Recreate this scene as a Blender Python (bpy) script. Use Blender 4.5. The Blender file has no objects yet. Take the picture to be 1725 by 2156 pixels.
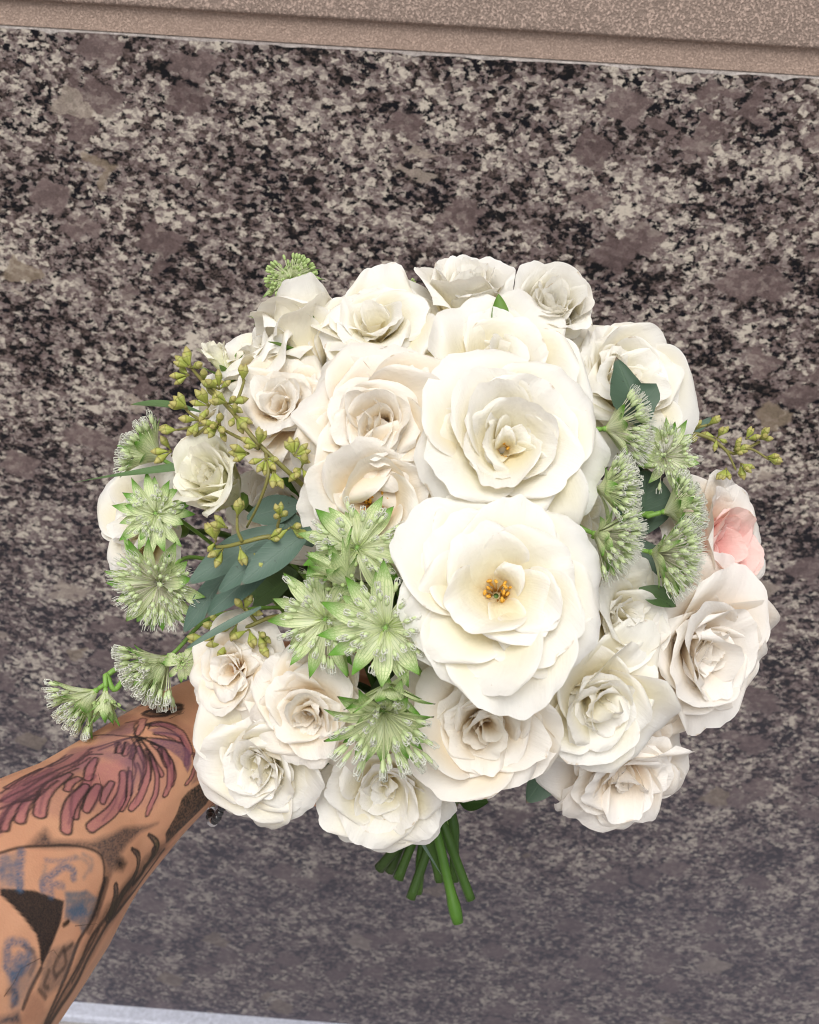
import bpy, math, random
import numpy as np
from mathutils import Vector, Matrix

S = bpy.context.scene
C = S.collection
R_ = math.radians
PI = math.pi

# ------------------------------------------------------------------ camera
CAM_LOC = Vector((0.0, -0.90, 1.296))
PITCH, ROLL, HFOV = R_(28.0), R_(3.5), R_(44.0)
YAW = R_(1.3)
fwd = Vector((-math.sin(YAW) * math.cos(PITCH), math.cos(YAW) * math.cos(PITCH), -math.sin(PITCH)))
rgt = Vector((math.cos(YAW), math.sin(YAW), 0))
up = rgt.cross(fwd)
c_, s_ = math.cos(ROLL), math.sin(ROLL)
rgt, up = rgt * c_ + up * s_, up * c_ - rgt * s_
CR = Matrix((rgt, up, -fwd)).transposed()          # camera axes as columns
cam_data = bpy.data.cameras.new('camera')
cam = bpy.data.objects.new('camera', cam_data)
C.objects.link(cam)
cam.matrix_world = Matrix.Translation(CAM_LOC) @ CR.to_4x4()
cam_data.sensor_fit = 'HORIZONTAL'
cam_data.sensor_width = 36
cam_data.lens = 18 / math.tan(HFOV / 2)
cam_data.clip_start, cam_data.clip_end = 0.02, 300
cam_data.dof.use_dof = True
cam_data.dof.focus_distance = 0.45
cam_data.dof.aperture_fstop = 26
S.camera = cam

# ------------------------------------------------------------------ light
SUN_EL, SUN_AZ = R_(56), R_(186)                   # azimuth clockwise from +Y: behind the camera, a little left
W = bpy.data.worlds.new('World'); S.world = W; W.use_nodes = True
wn, wl = W.node_tree.nodes, W.node_tree.links
sky = wn.new('ShaderNodeTexSky'); sky.sky_type = 'NISHITA'; sky.sun_disc = False
sky.sun_elevation, sky.sun_rotation = SUN_EL, SUN_AZ
sky.air_density, sky.dust_density, sky.ozone_density = 1.0, 4.0, 1.0
hsv = wn.new('ShaderNodeHueSaturation'); hsv.inputs['Saturation'].default_value = 0.14
wl.new(sky.outputs[0], hsv.inputs['Color'])
bg = wn['Background']; bg.inputs['Strength'].default_value = 0.105
wl.new(hsv.outputs[0], bg.inputs['Color'])
sun_d = bpy.data.lights.new('sun', 'SUN'); sun = bpy.data.objects.new('sun', sun_d); C.objects.link(sun)
sun_d.energy, sun_d.angle, sun_d.color = 1.35, R_(32), (1.0, 0.96, 0.9)
sd = Vector((math.sin(SUN_AZ) * math.cos(SUN_EL), math.cos(SUN_AZ) * math.cos(SUN_EL), math.sin(SUN_EL)))
sun.rotation_euler = sd.to_track_quat('Z', 'Y').to_euler()
S.view_settings.view_transform = 'Standard'
S.view_settings.look = 'None'
S.view_settings.gamma = 1
S.view_settings.exposure = 0.34
S.cycles.diffuse_bounces = 7
S.cycles.filter_width = 1.1

# ------------------------------------------------------------------ helpers
TW = 1725.0
KK = 2 * math.tan(HFOV / 2) / TW                   # metres per photo pixel at one metre

def P(px, py, d):
    """point at depth d that the photograph shows at px, py (photo measured 1725 wide)"""
    return CAM_LOC + CR @ Vector(((px - 862.5) * KK * d, (1078 - py) * KK * d, -d))

def V(x, y, z):
    return (CR @ Vector((x, y, z))).normalized()

def thing(name, label, cat, group=None, loc=(0, 0, 0), rot=None):
    o = bpy.data.objects.new(name, None); C.objects.link(o)
    o.empty_display_size = 0.01
    M = (rot.to_4x4() if rot is not None else Matrix())
    M.translation = Vector(loc)
    o.matrix_world = M
    o['label'] = label; o['category'] = cat
    if group: o['group'] = group
    return o, M

def link(name, me, parent=None, M=None):
    o = bpy.data.objects.new(name, me); C.objects.link(o)
    if parent is not None: o.parent = parent
    if M is not None: o.matrix_local = M
    return o

def mesh(name, verts, faces, mats, uv=None, mi=None, smooth=True):
    me = bpy.data.meshes.new(name)
    me.from_pydata([tuple(v) for v in verts], [], [tuple(f) for f in faces])
    for m in (mats if isinstance(mats, (list, tuple)) else [mats]): me.materials.append(m)
    if uv is not None:
        l = me.uv_layers.new(name='uv')
        idx = np.empty(len(me.loops), dtype=np.int32); me.loops.foreach_get('vertex_index', idx)
        l.data.foreach_set('uv', np.asarray(uv, dtype=np.float32)[idx].ravel())
    if mi is not None: me.polygons.foreach_set('material_index', np.asarray(mi, dtype=np.int32))
    if smooth: me.polygons.foreach_set('use_smooth', np.ones(len(me.polygons), dtype=bool))
    me.update()
    return me

def grid_faces(n, m, off=0, wrap=False):
    f = []
    for i in range(n - 1):
        for j in range(m if wrap else m - 1):
            k = (j + 1) % m
            f.append((off + i * m + j, off + i * m + k, off + (i + 1) * m + k, off + (i + 1) * m + j))
    return f

class Acc:
    """collects several shapes into one mesh"""
    def __init__(s): s.v, s.f, s.uv, s.mi = [], [], [], []
    def add(s, v, f, uv=None, mi=0):
        o = len(s.v)
        s.v += [tuple(x) for x in v]; s.f += [tuple(i + o for i in q) for q in f]
        s.uv += [tuple(x) for x in uv] if uv is not None else [(0.5, 0.5)] * len(v)
        s.mi += [mi] * len(f)
    def tube(s, pts, rad, n=8, mi=0, cap=True):
        pts = [Vector(p) for p in pts]
        if not hasattr(rad, '__len__'): rad = [rad] * len(pts)
        v, uv, N = [], [], None
        for i, p in enumerate(pts):
            t = (pts[min(i + 1, len(pts) - 1)] - pts[max(i - 1, 0)]).normalized()
            if N is None: N = t.orthogonal().normalized()
            else: N = (N - t * N.dot(t)).normalized()
            B = t.cross(N)
            for k in range(n):
                a = 2 * PI * k / n
                v.append(p + (N * math.cos(a) + B * math.sin(a)) * rad[i]); uv.append((k / n, i / (len(pts) - 1)))
        f = grid_faces(len(pts), n, 0, True)
        if cap: f += [tuple(range(n - 1, -1, -1)), tuple(range((len(pts) - 1) * n, len(pts) * n))]
        s.add(v, f, uv, mi)
    def lathe(s, prof, n, M=None, mi=0):
        v, uv = [], []
        for i, (r, z) in enumerate(prof):
            for k in range(n):
                a = 2 * PI * k / n
                p = Vector((r * math.cos(a), r * math.sin(a), z)); v.append(M @ p if M else p)
                uv.append((k / n, i / (len(prof) - 1)))
        s.add(v, grid_faces(len(prof), n, 0, True) + [tuple(range(n - 1, -1, -1)), tuple(range((len(prof) - 1) * n, len(prof) * n))], uv, mi)
    def mesh(s, name, mats, smooth=True): return mesh(name, s.v, s.f, mats, s.uv, s.mi, smooth)

def spline(pts, n):
    """Catmull-Rom through pts, n samples per span"""
    pts = [Vector(p) for p in pts]
    q = [2 * pts[0] - pts[1]] + pts + [2 * pts[-1] - pts[-2]]
    out = []
    for i in range(1, len(q) - 2):
        for k in range(n):
            t = k / n
            a, b, c, d = q[i - 1], q[i], q[i + 1], q[i + 2]
            out.append(0.5 * ((2 * b) + (c - a) * t + (2 * a - 5 * b + 4 * c - d) * t * t + (3 * b - a - 3 * c + d) * t ** 3))
    out.append(pts[-1])
    return out

def frame(z, hint=None, spin=0.0):
    """rotation whose Z is z and whose Y is as near the camera's up as it can be"""
    z = Vector(z).normalized()
    h = Vector(hint) if hint is not None else Vector(up)
    y = h - z * h.dot(z)
    if y.length < 1e-3: y = Vector(rgt) - z * z.dot(rgt)
    y.normalize(); x = y.cross(z)
    return Matrix((x, y, z)).transposed() @ Matrix.Rotation(spin, 3, 'Z')

# ------------------------------------------------------------------ materials
class NT:
    def __init__(s, name):
        s.m = bpy.data.materials.new(name); s.m.use_nodes = True
        s.t = s.m.node_tree; s.n = s.t.nodes; s.l = s.t.links
        s.b = s.n['Principled BSDF']; s.out = s.n['Material Output']
    def new(s, kind, ins=None, **kw):
        nd = s.n.new('ShaderNode' + kind)
        for k, v in kw.items(): setattr(nd, k, v)
        for k, v in (ins or {}).items(): s.set(nd.inputs[k], v)
        return nd
    def set(s, sock, v):
        if isinstance(v, bpy.types.NodeSocket): s.l.new(v, sock)
        else: sock.default_value = v
    def math(s, op, a, b=0.0, c=None, clamp=False):
        nd = s.n.new('ShaderNodeMath'); nd.operation = op; nd.use_clamp = clamp
        s.set(nd.inputs[0], a); s.set(nd.inputs[1], b)
        if c is not None: s.set(nd.inputs[2], c)
        return nd.outputs[0]
    def ramp(s, fac, stops, interp='LINEAR'):
        nd = s.n.new('ShaderNodeValToRGB'); nd.color_ramp.interpolation = interp
        e = nd.color_ramp.elements
        while len(e) < len(stops): e.new(0.5)
        for i, (p, col) in enumerate(stops):
            e[i].position = p
            e[i].color = (*col, 1) if hasattr(col, '__len__') else (col, col, col, 1)
        s.set(nd.inputs[0], fac)
        return nd.outputs[0]
    def mix(s, fac, a, b, blend='MIX'):
        nd = s.n.new('ShaderNodeMix'); nd.data_type = 'RGBA'; nd.blend_type = blend
        s.set(nd.inputs[0], fac)
        for i, v in ((6, a), (7, b)): s.set(nd.inputs[i], (*v, 1) if isinstance(v, tuple) and len(v) == 3 else v)
        return nd.outputs[2]
    def noise(s, vec, scale, detail=3.0, rough=0.5, dist=0.0, dim='3D'):
        nd = s.new('TexNoise', {'Scale': scale, 'Detail': detail, 'Roughness': rough, 'Distortion': dist}, noise_dimensions=dim)
        if vec is not None: s.l.new(vec, nd.inputs['Vector'])
        return nd
    def voro(s, vec, scale, feature='F1', rand=1.0):
        nd = s.new('TexVoronoi', {'Scale': scale, 'Randomness': rand}, feature=feature)
        s.l.new(vec, nd.inputs['Vector'])
        return nd
    def bump(s, h, strength, dist=0.001):
        nd = s.new('Bump', {'Strength': strength, 'Distance': dist, 'Height': h})
        s.l.new(nd.outputs[0], s.b.inputs['Normal'])
        return nd.outputs[0]
    def base(s, col, rough=0.6, spec=0.4):
        s.set(s.b.inputs['Base Color'], (*col, 1) if isinstance(col, tuple) else col)
        s.set(s.b.inputs['Roughness'], rough); s.b.inputs['Specular IOR Level'].default_value = spec
    def translucent(s, fac, col, normal=None):
        tr = s.new('BsdfTranslucent'); s.set(tr.inputs[0], (*col, 1) if isinstance(col, tuple) else col)
        mx = s.new('MixShader', {0: fac})
        s.l.new(s.b.outputs[0], mx.inputs[1]); s.l.new(tr.outputs[0], mx.inputs[2]); s.l.new(mx.outputs[0], s.out.inputs[0])
        if normal is not None: s.l.new(normal, tr.inputs['Normal'])

def petal_mat(name, base, mid, edge, brown=0.55):
    k = NT(name)
    uv = k.new('UVMap', uv_map='uv').outputs[0]
    sp = k.new('SeparateXYZ'); k.l.new(uv, sp.inputs[0])
    oi = k.new('ObjectInfo')
    rnd = oi.outputs['Random']
    ox = k.new('CombineXYZ', {0: k.math('MULTIPLY', rnd, 31.0), 1: k.math('MULTIPLY', rnd, 17.0), 2: k.math('MULTIPLY', rnd, 57.0)}).outputs[0]
    pv = k.new('VectorMath', operation='ADD'); k.l.new(uv, pv.inputs[0]); k.l.new(ox, pv.inputs[1])
    p = pv.outputs[0]
    big = k.noise(p, 2.2, 3)
    tt = k.math('ADD', sp.outputs[1], k.math('MULTIPLY', k.math('SUBTRACT', big.outputs[0], 0.5), 0.35))
    col = k.ramp(tt, [(0.12, base), (0.5, mid), (0.88, edge)])
    # real pigment differences between petals, whiter margins
    col = k.mix(k.math('MULTIPLY', rnd, 0.25), col, mid)
    s_abs = k.math('ABSOLUTE', k.math('SUBTRACT', sp.outputs[0], 0.5))
    edge_f = k.math('MAXIMUM', k.math('MULTIPLY', s_abs, 2.0), sp.outputs[1])
    col = k.mix(k.math('POWER', edge_f, 5.0, clamp=True), col, edge)
    # tan bruises along the margin
    em = k.math('MULTIPLY', k.math('SUBTRACT', edge_f, 0.965), 40.0, clamp=True)
    fine = k.noise(p, 5.0, 4, 0.6)
    spot = k.math('MULTIPLY', k.math('SUBTRACT', fine.outputs[0], 0.575), 14.0, clamp=True)
    col = k.mix(k.math('MULTIPLY', k.math('MULTIPLY', em, spot), brown), col, (0.50, 0.33, 0.14))
    # sparse flecks
    fl = k.noise(p, 26.0, 2, 0.5)
    flm = k.math('MULTIPLY', k.math('SUBTRACT', fl.outputs[0], 0.765), 25.0, clamp=True)
    col = k.mix(k.math('MULTIPLY', flm, 0.30), col, (0.55, 0.42, 0.25))
    k.base(col, 0.55, 0.25)
    st = k.new('VectorMath', {1: (42.0, 3.0, 1.0)}, operation='MULTIPLY'); k.l.new(p, st.inputs[0])
    vein = k.noise(st.outputs[0], 1.0, 3, 0.55)
    wr = k.noise(p, 7.0, 3, 0.5)
    h = k.math('ADD', k.math('MULTIPLY', vein.outputs[0], 0.35), wr.outputs[0])
    nrm = k.bump(h, 0.5, 0.0012)
    k.translucent(0.28, k.mix(0.55, col, (0.96, 0.86, 0.64)), nrm)
    return k.m

M_IVORY = petal_mat('ivory_petal', (0.87, 0.73, 0.40), (0.905, 0.86, 0.66), (0.92, 0.915, 0.89))
M_PEACH = petal_mat('peach_petal', (0.87, 0.58, 0.30), (0.91, 0.785, 0.58), (0.92, 0.90, 0.86))
M_BLUSH = petal_mat('blush_petal', (0.88, 0.64, 0.44), (0.92, 0.83, 0.71), (0.925, 0.905, 0.88))
M_PINK = petal_mat('pink_petal', (0.89, 0.60, 0.46), (0.92, 0.50, 0.47), (0.92, 0.68, 0.65))
M_GREENISH = petal_mat('greenish_petal', (0.68, 0.75, 0.34), (0.88, 0.885, 0.60), (0.91, 0.90, 0.80))

def stem_mat(name, a, b, vary=0.0):
    k = NT(name)
    tc = k.new('TexCoord').outputs['Object']
    n = k.noise(tc, 180, 3)
    n2 = k.noise(tc, 35, 2)
    col = k.mix(k.math('MULTIPLY', k.math('SUBTRACT', n2.outputs[0], 0.35), 2.2, clamp=True), a, b)
    rnd = k.new('ObjectInfo').outputs['Random']
    col = k.mix(k.math('MULTIPLY', rnd, vary), col, (0.035, 0.055, 0.015))
    k.base(k.mix(k.math('MULTIPLY', n.outputs[0], 0.4), col, tuple(x * 0.6 for x in a)), 0.45, 0.4)
    k.bump(n.outputs[0], 0.3, 0.0006)
    return k.m
M_STEM = stem_mat('green_stem', (0.06, 0.17, 0.018), (0.12, 0.27, 0.028), 0.9)
M_SEPAL = stem_mat('sepal_green', (0.12, 0.24, 0.035), (0.22, 0.34, 0.07))
M_CUT = stem_mat('cut_stem_end', (0.35, 0.42, 0.16), (0.45, 0.48, 0.22))
M_TWIG = stem_mat('olive_twig', (0.26, 0.25, 0.07), (0.20, 0.17, 0.06))
M_PALESTEM = stem_mat('bright_stem', (0.20, 0.40, 0.07), (0.26, 0.44, 0.10))

def leaf_mat(name, a, b, vein, tip=(0.25, 0.12, 0.10)):
    k = NT(name)
    uv = k.new('UVMap', uv_map='uv').outputs[0]
    sp = k.new('SeparateXYZ'); k.l.new(uv, sp.inputs[0])
    tc = k.new('TexCoord').outputs['Object']
    n = k.noise(tc, 60, 4, 0.6)
    col = k.mix(n.outputs[0], a, b)
    rnd = k.new('ObjectInfo').outputs['Random']
    col = k.mix(k.math('MULTIPLY', rnd, 0.55), col, k.mix(0.35, tuple(x * 1.5 for x in b), (0.22, 0.25, 0.20)))
    mid = k.math('ABSOLUTE', k.math('SUBTRACT', sp.outputs[0], 0.5))
    mv = k.math('SUBTRACT', 1.0, k.math('MULTIPLY', mid, 22.0), clamp=True)
    col = k.mix(k.math('MULTIPLY', mv, 0.55), col, vein)
    # side veins
    wv = k.math('SINE', k.math('ADD', k.math('MULTIPLY', sp.outputs[1], 75.0), k.math('MULTIPLY', mid, -34.0)))
    wm = k.math('MULTIPLY', k.math('SUBTRACT', wv, 0.8), 4.0, clamp=True)
    col = k.mix(k.math('MULTIPLY', wm, 0.22), col, vein)
    tp = k.math('MULTIPLY', k.math('SUBTRACT', k.math('ADD', sp.outputs[1], k.math('MULTIPLY', n.outputs[0], 0.08)), 0.985), 16.0, clamp=True)
    col = k.mix(k.math('MULTIPLY', tp, 0.8), col, tip)
    spk = k.noise(tc, 420, 1)
    sm = k.math('MULTIPLY', k.math('SUBTRACT', spk.outputs[0], 0.74), 20.0, clamp=True)
    col = k.mix(k.math('MULTIPLY', sm, 0.6), col, (0.04, 0.04, 0.03))
    k.base(col, 0.5, 0.4)
    k.bump(k.math('ADD', k.math('MULTIPLY', mv, -0.6), k.math('ADD', k.math('MULTIPLY', wm, -0.25), n.outputs[0])), 0.35, 0.0008)
    k.translucent(0.12, k.mix(0.4, col, (0.15, 0.3, 0.05)))
    return k.m
M_EUC = leaf_mat('blue_green_leaf', (0.062, 0.118, 0.088), (0.100, 0.168, 0.128), (0.17, 0.24, 0.19))
M_DARK = leaf_mat('dark_green_leaf', (0.025, 0.06, 0.035), (0.045, 0.095, 0.06), (0.09, 0.15, 0.09))
M_RLEAF = leaf_mat('rose_leaf', (0.03, 0.085, 0.02), (0.06, 0.13, 0.03), (0.11, 0.2, 0.06))
M_BLADE = leaf_mat('green_blade', (0.07, 0.15, 0.05), (0.11, 0.19, 0.07), (0.16, 0.25, 0.12), (0.30, 0.18, 0.10))

def bract_mat():
    k = NT('veined_bract')
    uv = k.new('UVMap', uv_map='uv').outputs[0]
    sp = k.new('SeparateXYZ'); k.l.new(uv, sp.inputs[0])
    rnd = k.new('ObjectInfo').outputs['Random']
    tc = k.new('TexCoord').outputs['Object']
    n = k.noise(tc, 2.5, 3)
    t = k.math('ADD', sp.outputs[1], k.math('MULTIPLY', k.math('SUBTRACT', rnd, 0.5), 0.2))
    col = k.ramp(t, [(0.0, (0.64, 0.76, 0.30)), (0.25, (0.77, 0.815, 0.58)), (0.66, (0.72, 0.79, 0.46)), (0.95, (0.13, 0.33, 0.04))])
    x = k.math('ABSOLUTE', k.math('SUBTRACT', sp.outputs[0], 0.5))
    # three long veins and a net between them towards the tip
    lv = k.math('COSINE', k.math('MULTIPLY', x, 2 * PI * 5.0))
    lm = k.math('MULTIPLY', k.math('SUBTRACT', lv, 0.72), 3.6, clamp=True)
    cv = k.new('CombineXYZ', {0: k.math('MULTIPLY', sp.outputs[0], 7.0), 1: k.math('MULTIPLY', sp.outputs[1], 13.0), 2: k.math('MULTIPLY', rnd, 40.0)})
    vo = k.voro(cv.outputs[0], 1.0, 'DISTANCE_TO_EDGE')
    nm = k.math('SUBTRACT', 1.0, k.math('MULTIPLY', vo.outputs['Distance'], 9.0), clamp=True)
    nm = k.math('MULTIPLY', nm, k.math('MULTIPLY', k.math('SUBTRACT', sp.outputs[1], 0.42), 2.2, clamp=True))
    vm = k.math('MAXIMUM', k.math('MULTIPLY', lm, k.math('ADD', 0.25, k.math('MULTIPLY', sp.outputs[1], 0.75))), nm)
    col = k.mix(k.math('MULTIPLY', vm, 0.80), col, (0.15, 0.33, 0.04))
    tip = k.math('MULTIPLY', k.math('SUBTRACT', sp.outputs[1], 0.95), 25.0, clamp=True)
    col = k.mix(tip, col, (0.12, 0.10, 0.05))
    k.base(col, 0.5, 0.3)
    k.bump(k.math('SUBTRACT', n.outputs[0], k.math('MULTIPLY', vm, 0.5)), 0.3, 0.0006)
    k.translucent(0.18, col)
    return k.m
M_BRACT = bract_mat()

def plain(name, col, rough=0.55, tr=0.0, var=0.35, scale=300.0, dark=0.6, spec=0.35):
    k = NT(name)
    tc = k.new('TexCoord').outputs['Object']
    n = k.noise(tc, scale, 2)
    c = k.mix(k.math('MULTIPLY', n.outputs[0], var), col, tuple(x * dark for x in col))
    k.base(c, rough, spec)
    if tr: k.translucent(tr, c)
    return k.m
M_PEDICEL = plain('pale_pedicel', (0.80, 0.86, 0.54), 0.5, 0.2)
M_BUD = plain('floret_green', (0.68, 0.80, 0.44), 0.5, 0.15)
M_BUDGREEN = plain('bud_green', (0.46, 0.60, 0.24), 0.5, 0.1)
M_FILA = plain('floret_white', (0.92, 0.93, 0.84), 0.5, 0.25)
M_MAUVE = plain('mauve_pedicel', (0.70, 0.68, 0.52), 0.5, 0.2)
M_STAMEN = plain('amber_stamen', (0.62, 0.30, 0.035), 0.5, 0.0, 0.5, 900.0, 0.45)
M_ANTHER = plain('golden_anther', (0.80, 0.42, 0.05), 0.5, 0.0, 0.5, 900.0, 0.5)

def pod_mat():
    k = NT('olive_pod')
    uv = k.new('UVMap', uv_map='uv').outputs[0]
    sp = k.new('SeparateXYZ'); k.l.new(uv, sp.inputs[0])
    rnd = k.new('ObjectInfo').outputs['Random']
    tc = k.new('TexCoord').outputs['Object']
    n = k.noise(tc, 700, 3)
    col = k.ramp(sp.outputs[1], [(0.0, (0.36, 0.45, 0.07)), (0.52, (0.50, 0.54, 0.12)), (0.60, (0.24, 0.22, 0.05)), (0.68, (0.56, 0.52, 0.17)), (1.0, (0.46, 0.36, 0.14))])
    col = k.mix(k.math('MULTIPLY', n.outputs[0], 0.45), col, (0.20, 0.19, 0.04))
    col = k.mix(k.math('MULTIPLY', rnd, 0.35), col, (0.22, 0.27, 0.08))
    k.base(col, 0.45, 0.45)
    k.bump(n.outputs[0], 0.25, 0.0005)
    return k.m
M_POD = pod_mat()

def granite_mat():
    k = NT('speckled_granite')
    tc = k.new('TexCoord').outputs['Object']
    mp = k.new('Mapping', {'Rotation': (0, R_(-28), 0), 'Scale': (1.05, 1.35, 1.50)}); k.l.new(tc, mp.inputs['Vector'])
    tc = mp.outputs[0]
    wob = k.noise(tc, 110, 4, 0.7)
    off = k.new('VectorMath', {1: (0.5, 0.5, 0.5)}, operation='SUBTRACT'); k.l.new(wob.outputs['Color'], off.inputs[0])
    def warp(a):
        sc = k.new('VectorMath', operation='SCALE'); k.l.new(off.outputs[0], sc.inputs[0]); sc.inputs['Scale'].default_value = a
        ad = k.new('VectorMath', operation='ADD'); k.l.new(tc, ad.inputs[0]); k.l.new(sc.outputs[0], ad.inputs[1])
        return ad.outputs[0]
    def cell(scale, vec, **kw):
        v = k.voro(vec, scale)
        for a_, b_ in kw.items(): setattr(v, a_, b_)
        q = k.new('SeparateColor'); k.l.new(v.outputs['Color'], q.inputs[0])
        return q.outputs[0], q.outputs[1], v
    a0, _, _ = cell(150, warp(0.015))        # grains of a few millimetres, ragged
    a1, _, _ = cell(330, warp(0.005))        # crumbs between them
    fb = k.noise(tc, 48, 7, 0.72)            # clouds of lighter and darker mineral
    val = k.math('ADD', k.math('MULTIPLY', a0, 0.60), k.math('MULTIPLY', a1, 0.30))
    val = k.math('ADD', val, k.math('MULTIPLY', k.math('SUBTRACT', fb.outputs[0], 0.5), 0.85))
    cloud = k.noise(tc, 13, 3, 0.6)
    val = k.math('ADD', val, k.math('MULTIPLY', k.math('SUBTRACT', cloud.outputs[0], 0.5), 1.15))
    val = k.math('ADD', k.math('MULTIPLY', val, 1.45), -0.13)
    col = k.ramp(val, [(0.04, (0.012, 0.012, 0.013)), (0.16, (0.030, 0.025, 0.024)), (0.28, (0.085, 0.062, 0.055)), (0.42, (0.150, 0.112, 0.108)),
                       (0.58, (0.205, 0.158, 0.152)), (0.72, (0.285, 0.242, 0.222)), (0.88, (0.40, 0.35, 0.305)), (1.0, (0.58, 0.52, 0.44))])
    # large mauve and cream feldspars with ragged rims
    c0, c1, vc = cell(24, warp(0.009), distance='CHEBYCHEV')
    grain = k.noise(tc, 520, 4, 0.75)
    big = k.ramp(c0, [(0.0, (0.245, 0.185, 0.178)), (0.40, (0.285, 0.218, 0.208)), (0.70, (0.215, 0.160, 0.155)), (0.84, (0.56, 0.49, 0.41)), (0.92, (0.40, 0.33, 0.24))], 'CONSTANT')
    big = k.mix(k.math('MULTIPLY', k.math('SUBTRACT', grain.outputs[0], 0.38), 2.6, clamp=True), k.mix(1.0, big, (0.50, 0.46, 0.46), 'MULTIPLY'), big)
    bf = k.noise(tc, 6, 3, 0.55)
    pick = k.math('GREATER_THAN', k.math('ADD', c1, k.math('MULTIPLY', k.math('SUBTRACT', bf.outputs[0], 0.5), 1.4)), 0.80)
    rag = k.math('ADD', vc.outputs['Distance'], k.math('MULTIPLY', k.math('SUBTRACT', fb.outputs[0], 0.5), 0.5))
    inner = k.math('MULTIPLY', k.math('SUBTRACT', 0.46, rag), 16.0, clamp=True)
    usebig = k.math('MULTIPLY', pick, inner)
    col = k.mix(k.math('MULTIPLY', usebig, 0.72), col, big)
    # black mica in clots
    cl = k.noise(tc, 24, 3, 0.6)
    bl = k.noise(warp(0.01), 130, 4, 0.65)
    bm = k.math('ADD', bl.outputs[0], k.math('MULTIPLY', k.math('SUBTRACT', cl.outputs[0], 0.5), 0.55))
    bmask = k.math('MULTIPLY', k.math('SUBTRACT', bm, 0.565), 34.0, clamp=True)
    col = k.mix(k.math('MULTIPLY', bmask, k.math('SUBTRACT', 1.0, k.math('MULTIPLY', usebig, 0.85))), col, (0.011, 0.011, 0.014))
    fine = k.noise(tc, 1000, 3, 0.75)
    col = k.mix(k.math('MULTIPLY', k.math('SUBTRACT', fine.outputs[0], 0.25), 0.9, clamp=True), col, k.mix(1.0, col, (0.52, 0.50, 0.52), 'MULTIPLY'))
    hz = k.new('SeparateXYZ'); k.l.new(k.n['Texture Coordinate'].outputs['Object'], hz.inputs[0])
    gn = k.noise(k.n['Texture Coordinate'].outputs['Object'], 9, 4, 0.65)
    lower_shade = k.math('MULTIPLY', k.math('SUBTRACT', k.math('ADD', 0.80, k.math('MULTIPLY', gn.outputs[0], 0.25)), hz.outputs[2]), 1.5, clamp=True)  # dimmer light low on the wall, painted in as a cool grey-purple tint
    col = k.mix(k.math('MULTIPLY', lower_shade, 0.62), col, (0.104, 0.098, 0.120))
    k.base(col, k.math('ADD', 0.6, k.math('MULTIPLY', fine.outputs[0], 0.3)), 0.06)
    k.bump(k.math('ADD', fine.outputs[0], bl.outputs[0]), 0.18, 0.0006)
    return k.m
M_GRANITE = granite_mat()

def stone_mat(name, a, b, rough_bump, scale):
    k = NT(name)
    tc = k.new('TexCoord').outputs['Object']
    pit = k.noise(tc, scale, 4, 0.65)
    pit2 = k.noise(tc, scale * 0.35, 3, 0.6)
    big = k.noise(tc, 6, 3)
    col = k.mix(k.math('MULTIPLY', k.math('SUBTRACT', pit.outputs[0], 0.30), 2.4, clamp=True), tuple(x * 0.62 for x in a), a)
    col = k.mix(k.math('MULTIPLY', k.math('SUBTRACT', big.outputs[0], 0.3), 1.6, clamp=True), col, k.mix(0.6, col, b))
    k.base(col, 0.85, 0.2)
    h = k.math('ADD', k.ramp(pit.outputs[0], [(0.35, 0.0), (0.55, 1.0)]), k.math('MULTIPLY', pit2.outputs[0], 0.8))
    k.bump(h, rough_bump, 0.002)
    return k.m
M_LIME = stone_mat('hammered_limestone', (0.62, 0.475, 0.40), (0.55, 0.415, 0.355), 0.9, 620)
M_LIMES = stone_mat('smooth_limestone', (0.62, 0.465, 0.385), (0.53, 0.385, 0.315), 0.7, 800)
M_PAVE = stone_mat('pale_paving', (0.40, 0.37, 0.36), (0.34, 0.32, 0.32), 0.4, 160)
M_STRIP = stone_mat('pale_kerb', (0.60, 0.62, 0.72), (0.55, 0.57, 0.66), 0.3, 160)

# ------------------------------------------------------------------ the setting: paving and the stone wall
def box(name, x0, x1, y0, y1, z0, z1, mat, parent=None, bev=0.0):
    import bmesh
    bm = bmesh.new(); bmesh.ops.create_cube(bm, size=1)
    for v in bm.verts: v.co = Vector(((x0 + x1) / 2 + v.co.x * (x1 - x0), (y0 + y1) / 2 + v.co.y * (y1 - y0), (z0 + z1) / 2 + v.co.z * (z1 - z0)))
    if bev: bmesh.ops.bevel(bm, geom=bm.edges[:], offset=bev, segments=3, affect='EDGES', profile=0.5)
    me = bpy.data.meshes.new(name); bm.to_mesh(me); bm.free(); me.materials.append(mat)
    return link(name, me, parent)

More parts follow.
